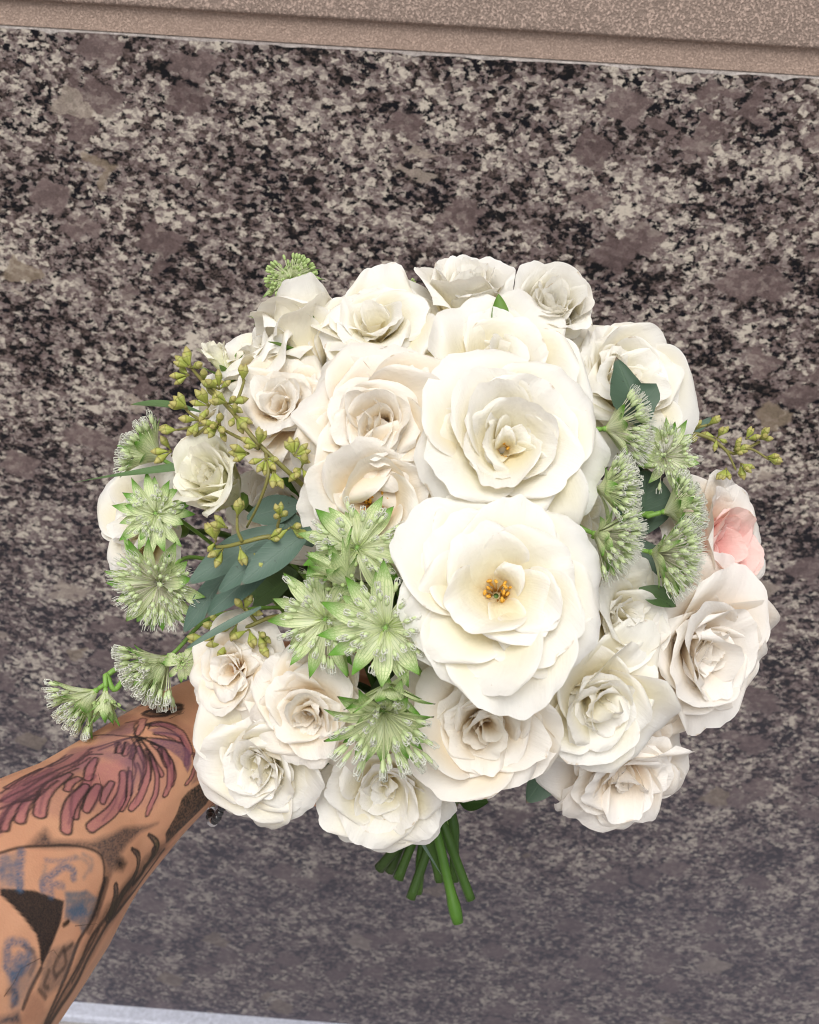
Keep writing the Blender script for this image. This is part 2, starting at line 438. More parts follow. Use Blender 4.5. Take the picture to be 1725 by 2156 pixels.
gp = link('pavement', mesh('pavement', [(-60, -60, 0), (60, -60, 0), (60, 60, 0), (-60, 60, 0)], [(0, 1, 2, 3)], M_PAVE, smooth=False))
gp['kind'] = 'structure'
WALL_TOP = 1.296 - 0.90 * math.tan(R_(28.0 - 24.40))
stone_wall, _ = thing('stone_wall', 'speckled mauve granite wall base under tan limestone, behind the bouquet', 'wall')
def granite_slab():
    """front face with a chipped upper arris"""
    rng = np.random.default_rng(5)
    nx = 900
    xs = np.linspace(-3.2, 3.2, nx)
    def nz(f, a):
        k = rng.random(nx // f + 3) * a
        return np.interp(np.arange(nx), np.arange(len(k)) * f, k)
    chip = 0.0003 + nz(2, 0.0008) + np.maximum(0, nz(5, 0.007) - 0.0050) + np.maximum(0, nz(3, 0.005) - 0.0036)
    dep = 0.001 + nz(2, 0.001) + chip * 0.8
    rows = [np.stack([xs, 0 * xs, 0 * xs + 0.012], 1), np.stack([xs, 0 * xs, WALL_TOP - 0.05 + 0 * xs], 1),
            np.stack([xs, 0 * xs, WALL_TOP - chip * 1.7 - 0.0006], 1), np.stack([xs, dep * 0.4, WALL_TOP - chip * 0.55], 1),
            np.stack([xs, dep, WALL_TOP - 0.0004 + 0 * xs], 1), np.stack([xs, 0.012 + 0 * xs, WALL_TOP + 0 * xs], 1), np.stack([xs, 0.3 + 0 * xs, WALL_TOP + 0 * xs], 1)]
    v = np.concatenate(rows); f = grid_faces(len(rows), nx)
    mi = [0] * (2 * (nx - 1)) + [1] * (3 * (nx - 1)) + [0] * (nx - 1)
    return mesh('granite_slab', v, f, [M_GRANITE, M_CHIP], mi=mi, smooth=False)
M_CHIP = stone_mat('chipped_granite', (0.55, 0.50, 0.47), (0.22, 0.17, 0.17), 0.8, 150)
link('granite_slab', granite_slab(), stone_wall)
MARG = 0.020
box('limestone_margin', -3.2, 3.2, 0.006, 0.30, WALL_TOP + 0.0005, WALL_TOP + MARG + 0.01, M_LIMES, stone_wall)
box('limestone_face', -3.2, 3.2, 0.0005, 0.29, WALL_TOP + MARG, WALL_TOP + 2.2, M_LIME, stone_wall, 0.003)
box('base_strip', -3.2, 3.2, -0.022, 0.28, -0.02, 0.012, M_STRIP, stone_wall, 0.004)
# ------------------------------------------------------------------ petals and roses
BIND = (905, 1620, 0.555)                          # where all the stems are gathered
def ang_curve(A, tl):
    a0, a1, a2 = A
    t = np.clip(tl, 0, 1)
    return np.where(t < 0.55, a0 + (a1 - a0) * (1 - (1 - np.minimum(t / 0.55, 1)) ** 1.4), a1 + (a2 - a1) * (np.clip((t - 0.55) / 0.45, 0, 1)) ** 1.6)

def petal(rng, L, W, A, Rc, r0=0.03, z0=0.0, ruf=0.04, curl=0.05, tip=0.02, twist=0.0, fold=0.0, nt=15, ns=15, belly=0.6, wob=0.03):
    s = np.linspace(-1, 1, ns); t = np.linspace(0, 1, nt)
    Sg, T = np.meshgrid(s, t)
    ph = rng.random(8) * 6.28
    # rim outline: rounded corners, soft lobes, small point in the middle
    e = 0.24 + 0.10 * rng.random()
    rim = 1 - e * np.abs(Sg) ** 2.9 + 0.025 * np.sin(2.3 * Sg + ph[0]) + 0.022 * np.sin(5.5 * Sg + ph[1]) + 0.013 * np.sin(12 * Sg + ph[6]) * np.sin(3 * Sg + ph[2]) + 0.005 * np.sin(25 * Sg + ph[3]) * np.cos(4 * Sg + ph[7]) + tip * np.exp(-(Sg / 0.10) ** 2)
    tl = T * (1 - (1 - rim) * T)
    ft = np.linspace(0, 1.08, 80)
    Af = np.radians(ang_curve(A, ft))
    dl = L * (ft[1] - ft[0])
    rf = r0 + np.concatenate([[0], np.cumsum(np.sin((Af[1:] + Af[:-1]) / 2)) * dl])
    zf = z0 + np.concatenate([[0], np.cumsum(np.cos((Af[1:] + Af[:-1]) / 2)) * dl])
    r = np.interp(tl, ft, rf); z = np.interp(tl, ft, zf); Aa = np.interp(tl, ft, Af)
    w = W / 2 * (0.16 + 0.84 * np.sin(np.pi / 2 * np.clip(T / belly, 0, 1)) ** 0.9) * (1 - 0.16 * np.clip((T - belly) / (1 - belly), 0, 1) ** 2)
    w = w * (1 + 0.05 * np.sin(4 * T + ph[2]))
    lat = Sg * w
    rc = Rc * (0.45 + 0.55 * T)
    phi = np.clip(lat / rc, -2.3, 2.3)
    y = rc * np.sin(phi); d = rc * (1 - np.cos(phi))
    es = np.clip((np.abs(Sg) - 0.55) / 0.45, 0, 1); et = np.clip((T - 0.72) / 0.28, 0, 1)
    cu = 1 + 0.5 * np.sin(2.0 * Sg + ph[7])
    d = d - 1.25 * curl * cu * (es ** 2.2 * T + et ** 2 * 0.9)
    d = d + ruf * T ** 1.8 * (np.sin(3.2 * Sg + ph[3]) * 0.6 + np.sin(6.7 * Sg + ph[4] + 2 * T) * 0.38 * np.abs(Sg) ** 0.5 + 0.16 * np.sin(14 * Sg + ph[1]) * T ** 3)
    d = d + wob * np.sin(3.0 * T + ph[5]) * np.cos(1.6 * Sg + ph[6]) * T
    d = d + twist * Sg * w - fold * np.exp(-(Sg / 0.16) ** 2) * T * (1 - 0.4 * T)
    x = r - np.cos(Aa) * d; zz = z + np.sin(Aa) * d
    v = np.stack([x, y, zz], -1).reshape(-1, 3)
    uv = np.stack([(Sg + 1) / 2, T * (1 - 0.12 * np.abs(Sg) ** 2)], -1).reshape(-1, 2)
    return v, uv
PF = {}
def petal_faces(nt, ns):
    if (nt, ns) not in PF: PF[(nt, ns)] = grid_faces(nt, ns)
    return PF[(nt, ns)]

def ring(n, L, W, A, Rc, jit=1.0, start=None, **kw):
    return dict(n=n, L=L, W=W, A=A, Rc=Rc, jit=jit, start=start, kw=kw)

KINDS = {
 'full': dict(h=0.62, rings=[
    ring(5, 1.34, 1.60, (30, 80, 112), 1.25, curl=0.08), ring(5, 1.20, 1.48, (18, 60, 86), 0.88, curl=0.08),
    ring(5, 1.06, 1.28, (10, 40, 58), 0.60, jit=1.3, curl=0.07), ring(5, 0.97, 1.05, (6, 25, 36), 0.42, jit=1.6, curl=0.06, fold=0.05),
    ring(4, 0.88, 0.84, (3, 14, 14), 0.27, jit=2.0, r0=0.05, curl=0.05, fold=0.05), ring(3, 0.80, 0.56, (0, 6, 2), 0.16, jit=2.2, r0=0.03, curl=0.03)]),
 'bowl': dict(h=0.50, rings=[
    ring(5, 1.34, 1.55, (42, 76, 104), 1.5, curl=0.06), ring(5, 1.18, 1.40, (40, 52, 62), 0.95, curl=0.05),
    ring(5, 0.98, 1.15, (36, 38, 34), 0.62, curl=0.03), ring(4, 0.78, 0.80, (30, 26, 20), 0.42, curl=0.03),
    ring(5, 0.66, 0.52, (10, 40, 72), 0.26, jit=2.4, r0=0.07, curl=0.07), ring(4, 0.52, 0.42, (2, 26, 60), 0.20, jit=2.4, r0=0.04, curl=0.05)], stamens=0.34),
 'open': dict(h=0.34, rings=[
    ring(6, 1.26, 1.50, (52, 84, 104), 1.9, curl=0.06), ring(5, 1.02, 1.25, (46, 72, 84), 1.25, curl=0.04),
    ring(4, 0.78, 0.95, (36, 56, 62), 0.75, curl=0.03)], stamens=0.36),
 'cup': dict(h=0.62, rings=[
    ring(5, 1.38, 1.50, (48, 14, 38), 0.70, curl=0.09), ring(5, 1.34, 1.30, (38, 8, 20), 0.55, curl=0.06),
    ring(5, 1.26, 1.00, (26, 4, 8), 0.40, curl=0.03), ring(5, 1.18, 0.70, (14, 2, 2), 0.26, curl=0.02), ring(3, 1.10, 0.45, (4, 0, -4), 0.14, curl=0.01)]),
 'bud': dict(h=0.80, rings=[
    ring(4, 1.65, 1.10, (34, 2, 14), 0.42, curl=0.06), ring(4, 1.62, 0.85, (22, 1, 2), 0.32, curl=0.03), ring(4, 1.55, 0.6, (10, 0, -3), 0.2, curl=0.01)]),
 'loose': dict(h=0.45, rings=[
    ring(5, 1.32, 1.60, (34, 82, 116), 1.5, jit=1.4, curl=0.09), ring(5, 1.18, 1.45, (24, 62, 88), 1.0, jit=1.5, curl=0.09, fold=0.04),
    ring(5, 1.02, 1.20, (14, 46, 66), 0.66, jit=1.8, curl=0.09, fold=0.05), ring(5, 0.90, 0.90, (8, 30, 48), 0.40, jit=2.0, curl=0.07, fold=0.06), ring(4, 0.76, 0.62, (2, 14, 22), 0.22, jit=2.0, r0=0.05, curl=0.05)]),
}
STEM_END = {}
def add_stem(root, M, base, axis, rng, r, mat, end=None, bind_r=0.014, name='stem', n=7):
    Mi = M.inverted()
    b = P(*BIND); a = rng.random() * 6.28; q = bind_r * math.sqrt(rng.random())
    off = Vector((CR @ Vector((math.cos(a) * q, 0.0, math.sin(a) * q))))
    bp = b + off
    base = Vector(base); axis = Vector(axis)
    if end is None:
        e = P(*BIND) + off * 1.5 + (CR @ Vector((0, -0.010 - 0.022 * rng.random(), -0.01)))
    else: e = P(*end)
    D = (bp - base).length
    pts = spline([base, base - axis * min(0.03, D * 0.25), base - axis * min(0.05, D * 0.35) + (bp - base) * 0.25, bp + (base - bp) * 0.25 + (CR @ Vector((0, 0, -0.004))), bp, (bp + e) / 2 + (CR @ Vector((0.004 * (rng.random() - 0.5), 0, 0))), e], 8)
    nd = rng.random(3)
    rr = [r * (0.85 + 0.25 * i / len(pts)) * (1 + 0.22 * sum(math.exp(-((i / len(pts) - (0.62 + 0.38 * q)) / 0.022) ** 2) for q in nd)) for i in range(len(pts))]
    a_ = Acc(); a_.tube([Mi @ p for p in pts], rr, n)
    a_.mi[-1] = 1
    me = a_.mesh(name, [mat, M_CUT])
    link(name, me, root)

def lance(rng, L, W, bend, cup=0.3, nt=9, ns=5, tipw=1.6, base=0.3, wave=0.02, mid=0.45):
    """narrow pointed blade along +X, face +Z"""
    t = np.linspace(0, 1, nt); s = np.linspace(-1, 1, ns)
    Sg, T = np.meshgrid(s, t)
    prof = np.where(T < mid, base + (1 - base) * np.sin(np.pi / 2 * T / mid), np.cos(np.pi / 2 * np.clip((T - mid) / (1 - mid), 0, 1)) ** (1 / tipw * 1.25))
    y = Sg * W / 2 * prof
    a = bend * T
    if abs(bend) > 1e-4: x = L * np.sin(a) / bend; z = L * (1 - np.cos(a)) / bend
    else: x = L * T; z = 0 * T
    ph = rng.random(3) * 6.28
    z = z + cup * W * (Sg ** 2) * prof * 0.5 + wave * L * np.sin(5 * T + ph[0]) * Sg + wave * 0.6 * L * np.sin(4 * T + ph[1]) * T
    v = np.stack([x, y, z], -1).reshape(-1, 3)
    uv = np.stack([(Sg + 1) / 2, T], -1).reshape(-1, 2)
    return v, uv

ROSES = []
def rose(label, px, py, d, Rpx, face, kind, mat, seed, spin=0.0, sepals=False, leaves=2, end=None, rings=None, h=None, stamens=None, group='cream garden roses', extra=None, special=None, drop=(), nst=46, inner=None):
    rng = np.random.default_rng(seed)
    K = KINDS[kind]
    Rpx = Rpx * {'full': 1.16, 'loose': 1.18, 'cup': 1.42, 'bud': 1.35, 'bowl': 1.05, 'open': 1.0}[kind]
    Rm = Rpx * d * KK
    ax = V(*face)
    M3 = frame(ax, spin=0.0)
    loc = P(px, py, d) - ax * ((K['h'] if h is None else h) * Rm)
    root, M = thing('rose', label, 'rose', group, loc, M3)
    off = rng.random() * 6.28
    rs = rings or K['rings']
    nr = len(rs)
    pi = 0
    for ri, g in enumerate(rs):
        n, j = g['n'], g['jit']
        st = (off + ri * 2.4) if g['start'] is None else R_(g['start'])
        for i in range(n):
            az = st + 2 * PI * i / n + rng.normal() * 0.13 * j
            kw = dict(g['kw'])
            kw['ruf'] = kw.get('ruf', 0.062) * (0.6 + 1.0 * rng.random())
            kw['curl'] = kw.get('curl', 0.05) * (0.3 + 1.4 * rng.random())
            kw['twist'] = 0.10 + 0.10 * rng.normal()
            kw['tip'] = 0.03 * max(0, rng.random() - 0.5)
            kw['fold'] = kw.get('fold', 0.0) * rng.random() + 0.02 * rng.normal()
            kw.setdefault('r0', 0.03)
            dA = rng.normal() * 5.5 * j
            A = (g['A'][0] + dA * 0.5, g['A'][1] + dA, g['A'][2] + dA + rng.normal() * 9 * j)
            L = g['L'] * (1 + 0.07 * j * rng.normal()); Wd = g['W'] * (1 + 0.08 * j * rng.normal())
            big = Rpx > 95 and ri < 4
            nt, ns = (20, 23) if big else (14, 15)
            v, uv = petal(rng, L, Wd, A, g['Rc'] * (1 + 0.1 * rng.normal()), nt=nt, ns=ns, **kw)
            if (ri, i) in drop: continue
            m = inner[1] if inner and ri >= inner[0] else mat
            me = mesh('petal', v * Rm, petal_faces(nt, ns), m, uv)
            link('petal', me, root, Matrix.Rotation(az, 4, 'Z'))
    for (az, m2, kw) in (extra or []):                 # petals this particular bloom shows by itself
        v, uv = petal(rng, nt=17, ns=19, **kw)
        link('petal', mesh('petal', v * Rm, petal_faces(17, 19), m2 or mat, uv), root, Matrix.Rotation(R_(az), 4, 'Z'))
    a = Acc()
    cr = 0.15 * Rm if kind not in ('cup', 'bud') else 0.2 * Rm
    a.lathe([(cr * 0.25, -0.30 * Rm), (cr * 0.7, -0.26 * Rm), (cr, -0.14 * Rm), (cr * 0.8, -0.09 * Rm), (cr * 0.15, -0.05 * Rm)], 9)
    link('calyx', a.mesh('calyx', M_SEPAL), root)
    if sepals:
        for i in range(5):
            v, uv = lance(rng, (0.95 + 0.3 * rng.random()) * Rm, 0.30 * Rm, -0.9 + 1.0 * rng.random(), 0.5, mid=0.3, base=0.6)
            tilt = R_(-(60 + 22 * rng.random()))
            Ms = Matrix.Rotation(off + i * 2 * PI / 5, 4, 'Z') @ Matrix.Translation((0.16 * Rm, 0, -0.06 * Rm)) @ Matrix.Rotation(tilt, 4, 'Y')
            link('sepal', mesh('sepal', v, grid_faces(9, 5), M_SEPAL, uv), root, Ms)
    stm = K.get('stamens') if stamens is None else stamens
    if stm:
        a = Acc()
        for i in range(nst):
            q = rng.random(); az = rng.random() * 6.28; ti = 0.12 + 0.75 * q
            L = stm * Rm * (0.55 + 0.5 * rng.random())
            dr = Vector((math.cos(az) * math.sin(ti), math.sin(az) * math.sin(ti), math.cos(ti)))
            p0 = Vector((math.cos(az), math.sin(az), 0)) * 0.05 * Rm + Vector((0, 0, 0.03 * Rm)); p1 = p0 + dr * L * 0.6; p2 = p0 + dr * L + Vector((rng.normal(), rng.normal(), 0)) * 0.03 * Rm
            a.tube([p0, p1, p2], 0.009 * Rm, 4, 0)
            Mb = Matrix.Translation(p2) @ frame(Vector((rng.normal(), rng.normal(), 0.5)), hint=(0, 1, 0.1)).to_4x4()
            a.lathe([(0.008 * Rm, -0.032 * Rm), (0.019 * Rm, -0.014 * Rm), (0.019 * Rm, 0.016 * Rm), (0.008 * Rm, 0.034 * Rm)], 5, Mb, 1)
        o = link('stamens', a.mesh('stamens', [M_STAMEN, M_ANTHER]), root); o['kind'] = 'stuff'
    base = M @ Vector((0, 0, -0.28 * Rm))
    add_stem(root, M, base, ax, rng, 0.0025 if end else 0.0020, M_STEM, end)
    Mi = M.inverted()
    b = P(*BIND)
    for i in range(leaves):                             # leaves on the stem, behind the bloom
        f = 0.25 + 0.45 * rng.random()
        pos = base + (b - base) * f * 0.6 - ax * 0.012
        q = rng.normal(size=3); dr = (Vector(q) - ax * Vector(q).dot(ax) * 0.6).normalized()
        nrm = (ax + Vector(rng.normal(size=3)) * 0.25).normalized()
        x = (dr - nrm * dr.dot(nrm)).normalized(); y = nrm.cross(x)
        v, uv = lance(rng, 0.036 + 0.012 * rng.random(), 0.022, -0.5 * rng.random(), 0.35, mid=0.4, base=0.1, wave=0.03)
        Ml = Mi @ Matrix.Translation(pos) @ Matrix((x, y, nrm)).transposed().to_4x4()
        link('leaf', mesh('leaf', v, grid_faces(9, 5), M_RLEAF, uv), root, Ml)
    ROSES.append(root)
    return root, M, Rm

# px, py: the bloom's visible middle in the photograph; d: metres from the camera
r1 = rose('largest wide-open ivory rose at the front with orange stamens and a curled centre petal', 1052, 1245, 0.385, 186, (0.03, 0.24, 1), 'open', M_IVORY, 11,
     end=(965, 1944, 0.535),
     rings=[ring(6, 1.30, 1.50, (46, 80, 106), 1.7, jit=0.8, curl=0.07, start=270, ruf=0.10), ring(6, 1.14, 1.32, (38, 64, 86), 1.1, jit=0.9, start=200, curl=0.06, ruf=0.09),
            ring(4, 0.94, 1.10, (30, 48, 68), 0.75, jit=1.0, start=40, curl=0.05, ruf=0.07)], nst=26, stamens=0.25,
     extra=[(283, None, dict(L=0.90, W=0.50, A=(4, 62, 112), Rc=0.30, ruf=0.02, curl=0.08, r0=0.08, z0=0.05, tip=0.0)),
            (332, None, dict(L=0.92, W=0.86, A=(10, 50, 72), Rc=0.52, ruf=0.03, curl=0.06, r0=0.08, z0=0.05, tip=0.0)),
            (48, None, dict(L=0.52, W=0.46, A=(6, 16, 44), Rc=0.34, ruf=0.02, curl=0.04, r0=0.14, z0=0.05, tip=0.03))])
r2 = rose('big bowl-shaped ivory rose above the front one, small rounded petals clustered in its cup', 1070, 935, 0.400, 164, (0.06, 0.12, 1), 'bowl', M_IVORY, 22, nst=8, stamens=0.2)
rose('full rose with peach folded middle left of the big bowl-shaped rose', 790, 888, 0.410, 136, (-0.10, 0.12, 1), 'full', M_PEACH, 33)
rose('peach rose with amber stamens half hidden behind the upper star flower', 792, 1048, 0.409, 140, (0.02, -0.06, 1), 'bowl', M_PEACH, 44, stamens=0.42, nst=80, rings=KINDS['bowl']['rings'][:3])
rose('small peach-centred rose over the bud on the left, beside olive seed pods', 588, 855, 0.432, 98, (-0.22, 0.25, 1), 'full', M_PEACH, 55)
rose('plump half-open ivory bud on the left under a spray of seed pods', 455, 1018, 0.440, 82, (-0.42, 0.42, 0.8), 'cup', M_GREENISH, 66, sepals=False)
rose('ivory rose at the top left with one tall petal standing up', 795, 690, 0.442, 112, (0.02, 0.50, 0.85), 'loose', M_IVORY, 77, end=(839, 1850, 0.57),
     extra=[(84, None, dict(L=1.30, W=1.25, A=(30, 64, 40), Rc=1.3, ruf=0.09, curl=0.08, r0=0.05, tip=0.0))])
rose('ivory rose seen from its side at top left, smooth greenish petal backs', 650, 706, 0.452, 92, (-0.30, 0.92, 0.12), 'cup', M_IVORY, 88, sepals=True)
rose('white rose lying sideways on the upper left rim beside a narrow bud', 548, 748, 0.462, 96, (-0.62, 0.66, 0.32), 'loose', M_IVORY, 99)
rose('narrow closed greenish bud with thin sepals on the upper left rim', 468, 762, 0.458, 40, (-0.45, 0.85, 0.15), 'bud', M_GREENISH, 101, sepals=True, leaves=1)
rose('pale rose mostly hidden behind the narrow bud and seed pods', 458, 850, 0.474, 84, (-0.75, 0.35, 0.45), 'full', M_IVORY, 112)
r10 = rose('cup-shaped ivory rose at the very top with a pointed green sepal', 985, 640, 0.452, 92, (0.02, 0.82, 0.50), 'cup', M_IVORY, 123, sepals=True, end=(865, 1892, 0.56))
rose('small round rose at the top right with a tight yellowish middle', 1157, 668, 0.456, 88, (0.10, 0.42, 0.85), 'cup', M_IVORY, 134, sepals=False)
rose('shaded pale rose tucked behind the small round rose at top right', 1240, 715, 0.490, 55, (0.55, 0.65, 0.2), 'full', M_IVORY, 145)
rose('ivory rose behind the big bowl-shaped rose with only its upper petals showing', 1040, 775, 0.428, 145, (0.0, 0.50, 0.85), 'loose', M_IVORY, 156)
rose('round ivory rose on the upper right rim behind a notched dark leaf', 1315, 800, 0.452, 130, (0.34, 0.34, 0.85), 'full', M_IVORY, 167)
rose('white rose on the far left edge behind two star flowers', 305, 1100, 0.490, 116, (-0.72, 0.18, 0.60), 'loose', M_IVORY, 178)
rose('creamy crumpled rose right of the front rose, above the ruffled one', 1312, 1300, 0.436, 108, (0.40, 0.15, 0.85), 'full', M_IVORY, 189)
rose('ruffled ivory rose low on the right with browned petal rims', 1262, 1485, 0.424, 124, (0.22, -0.18, 0.95), 'full', M_IVORY, 190, end=(992, 1894, 0.545))
rose('pale blush rose on the right edge with long drooping petals', 1486, 1372, 0.454, 152, (0.45, -0.15, 0.85), 'full', M_BLUSH, 201)
rose('blush rose at the right edge showing a pink inner petal', 1514, 1150, 0.472, 130, (0.58, 0.10, 0.78), 'bowl', M_BLUSH, 212, stamens=0.0, inner=(2, M_PINK),
     extra=[(-15, M_PINK, dict(L=0.95, W=1.05, A=(40, 34, 28), Rc=0.7, ruf=0.03, curl=0.02, r0=0.08, z0=0.02, tip=0.0)), (38, M_PINK, dict(L=0.85, W=0.9, A=(40, 30, 24), Rc=0.6, ruf=0.03, curl=0.02, r0=0.06, z0=0.04, tip=0.0))])
rose('lowest rose at the bottom right, blush white with pointed folded petals', 1316, 1638, 0.458, 128, (0.24, -0.46, 0.85), 'full', M_BLUSH, 223, end=(958, 1855, 0.56))
rose('deep cream rose directly below the front rose with a dark pinched centre', 1020, 1535, 0.413, 146, (0.02, -0.12, 1), 'full', M_PEACH, 234, end=(927, 1853, 0.565))
rose('blush-centred rose left of the hanging star flowers in the lower row', 652, 1500, 0.414, 104, (-0.12, -0.06, 1), 'full', M_PEACH, 245, end=(799, 1829, 0.575))
rose('ivory rose low on the left resting against the forearm', 548, 1612, 0.425, 112, (-0.22, -0.20, 0.95), 'full', M_IVORY, 256, end=(820, 1835, 0.58))
rose('cream rose cup between the small brown-green seed head and blush-centred rose', 490, 1412, 0.430, 84, (-0.25, 0.10, 0.95), 'loose', M_PEACH, 267)
rose('white rose at the bottom centre just above the cut stems', 815, 1665, 0.435, 122, (-0.02, -0.30, 0.95), 'bowl', M_IVORY, 278, stamens=0.0, end=(880, 1880, 0.575))
rose('greyish shaded rose deep behind the blue-green leaves', 590, 1075, 0.475, 85, (-0.1, 0.0, 1), 'full', M_BLUSH, 289)
rose('shaded pale rose in the gap right of the bowl-shaped rose', 1205, 1085, 0.440, 85, (0.25, 0.1, 0.95), 'open', M_IVORY, 290, stamens=0.0)

# ------------------------------------------------------------------ star flowers (masterwort)
def floret_mesh(kind, rng):
    """a stalk of unit length along +Z with a bud on its end; sizes relative to the stalk are set by the caller"""
    a = Acc()
    b = 1.0
    a.tube([(0, 0, 0), (0.01, 0, 0.5), (0, 0, 1.0 - 0.10 * b)], [0.012, 0.013, 0.020], 4, 0)
    a.lathe([(0.022, 0.82), (0.066, 0.87), (0.085, 0.95), (0.072, 1.02), (0.030, 1.06)], 6, None, 1)
    if kind != 'tight':
        for i in range(5):
            az = i * 2 * PI / 5 + rng.random(); c, s = math.cos(az), math.sin(az)
            o = 0.088 + 0.03 * rng.random(); hgt = 1.11 + 0.06 * rng.random()
            if kind == 'hairy': o, hgt = o + 0.03, hgt + 0.04
            pts = [(c * 0.055, s * 0.055, 0.97), (c * o, s * o, 1.05), (c * o * 0.85, s * o * 0.85, hgt)] + ([(c * 0.02, s * 0.02, hgt + 0.005), (0, 0, 1.06)] if kind == 'loop' else [])
            a.tube(pts, 0.015 if kind == 'loop' else 0.011, 3, 2, cap=False)
    mats = {'loop': [M_PEDICEL, M_BUD, M_FILA], 'hairy': [M_MAUVE, M_BUD, M_FILA], 'tight': [M_PEDICEL, M_BUDGREEN, M_FILA]}[kind]
    return a.mesh('floret', mats)
FLO = {k: [floret_mesh(k, np.random.default_rng(i + 3)) for i in range(3)] for k in ('loop', 'hairy', 'tight')}

def star_flower(label, px, py, d, Rpx, face, seed, nb=15, open_deg=78, nf=46, dome=70, kind='loop', flen=0.55, bracts=1.0, stem_to=None, inner=0.25, reflex=0.15, budscale=0.85, sector=None, core=0.18):
    rng = np.random.default_rng(seed)
    Rm = Rpx * d * KK
    ax = V(*face)
    M3 = frame(ax)
    loc = P(px, py, d) - ax * (0.12 * Rm)
    root, M = thing('star_flower', label, 'flower', 'green and white star flowers', loc, M3)
    off = rng.random() * 6.28
    for lay in range(2):
        n = nb if lay == 0 else max(3, nb // 3)
        for i in range(n):
            L = bracts * (0.86 + 0.28 * rng.random()) * (1 - 0.12 * lay)
            v, uv = lance(rng, L * Rm, (0.27 + 0.06 * rng.random()) * Rm * bracts, -reflex + 0.35 * rng.normal(), 0.35 + 0.2 * rng.random(), nt=10, ns=5, mid=0.55, base=0.35, tipw=1.1, wave=0.015)
            az = off + (i + 0.5 * lay) * 2 * PI / n + 0.10 * rng.normal()
            if sector is not None:
                az = R_(sector[0]) + (R_(sector[1]) - R_(sector[0])) * (i + 0.3 * rng.random()) / n
            tilt = -(90 - open_deg) + 5 * rng.normal()
            Mb = Matrix.Rotation(az, 4, 'Z') @ Matrix.Translation((0.03 * Rm, 0, -0.02 * Rm * lay)) @ Matrix.Rotation(R_(tilt), 4, 'Y') @ Matrix.Rotation(0.18 * rng.normal(), 4, 'X')
            link('bract', mesh('bract', v, grid_faces(10, 5), M_BRACT, uv), root, Mb)
    ms = FLO[kind]
    for i in range(nf):
        q = (i + 0.5) / nf
        ti = R_(dome) * math.sqrt(core + (1 - core) * q) * (1 + 0.06 * rng.normal())
        az = i * 2.39996 + 0.25 * rng.normal()
        L = flen * Rm * (inner + (1 - inner) * (0.35 + 0.65 * q) + 0.10 * rng.normal() * (1 - inner))
        L = max(L, 0.12 * Rm)
        dr = Vector((math.cos(az) * math.sin(ti), math.sin(az) * math.sin(ti), math.cos(ti)))
        w = 0.62 * Rm * budscale
        Mf = Matrix.Translation((0, 0, 0.02 * Rm)) @ frame(dr, hint=(0.2, 1, 0.1), spin=rng.random() * 6).to_4x4() @ Matrix.Diagonal((w, w, L, 1))
        link('floret', ms[i % 3], root, Mf)
    a = Acc(); a.lathe([(0.03 * Rm, -0.10 * Rm), (0.07 * Rm, -0.03 * Rm), (0.075 * Rm, 0.03 * Rm), (0.03 * Rm, 0.06 * Rm)], 8)
    link('receptacle', a.mesh('receptacle', M_PALESTEM), root)
    base = M @ Vector((0, 0, -0.08 * Rm))
    if stem_to:                                        # a stalk the photograph shows, down to its fork
        Mi = M.inverted()
        pts = spline([base, base - ax * 0.006] + [P(*q) for q in stem_to], 5)
        a = Acc(); a.tube([Mi @ p for p in pts], [0.0011 + 0.0004 * i / len(pts) for i in range(len(pts))], 7)
        link('stem', a.mesh('stem', M_PALESTEM), root)
    else:
        add_stem(root, M, base, ax, rng, 0.0011, M_PALESTEM)
    return root, M, Rm

star_flower('largest star flower facing out at the middle, long green-tipped bracts all round', 812, 1322, 0.385, 132, (0.02, 0.10, 1), 1, nb=14, nf=40, dome=80, flen=0.72, inner=0.55)
star_flower('star flower with a dense white umbel over the peach rose, upper middle', 752, 1150, 0.398, 118, (0.05, 0.30, 0.95), 2, nb=13, nf=38, dome=78, flen=0.82, inner=0.55)
star_flower('closed star flower seen from the side, bracts cupped upward between two open ones', 730, 1222, 0.392, 108, (-0.60, 0.72, 0.25), 3, nb=12, open_deg=28, nf=10, flen=0.5, kind='tight')
star_flower('star flower left of the largest one, umbel combed toward the lower left', 680, 1305, 0.400, 122, (-0.42, -0.02, 0.9), 4, nb=14, nf=38, dome=80, flen=0.85, inner=0.45)
star_flower('lower hanging star flower whose umbel fans downward over the white rose', 808, 1508, 0.396, 126, (0.02, -0.55, 0.72), 5, nb=14, nf=40, dome=54, flen=1.08, inner=0.7, open_deg=58, core=0.05)
star_flower('drooping star flower bracts between the largest star flower and hanging one', 818, 1450, 0.389, 104, (0.05, -0.85, 0.45), 25, nb=12, nf=14, dome=40, flen=0.6, open_deg=50)
star_flower('flat star flower facing out at the left edge, below the seed-pod spray', 325, 1080, 0.452, 84, (-0.15, 0.12, 1), 6, nb=15, nf=44, dome=84, flen=0.72, inner=0.35)
star_flower('large spiky star flower at the left edge with a white fuzzy umbel tilted down', 330, 1232, 0.440, 112, (-0.30, -0.30, 0.88), 7, nb=15, nf=70, dome=76, flen=0.85, inner=0.5, kind='hairy', open_deg=72)
star_flower('star flower on the upper left edge with one browned bract, facing up and left', 330, 960, 0.468, 92, (-0.80, 0.50, 0.15), 8, nb=12, nf=36, dome=50, flen=0.95, inner=0.8, open_deg=40, core=0, budscale=1.1)
star_flower('star flower with a broad white umbel at lower left, above the forearm', 345, 1392, 0.455, 98, (-0.66, -0.55, 0.40), 9, nb=11, nf=60, dome=56, flen=1.02, inner=0.84, open_deg=46, core=0, budscale=1.1)
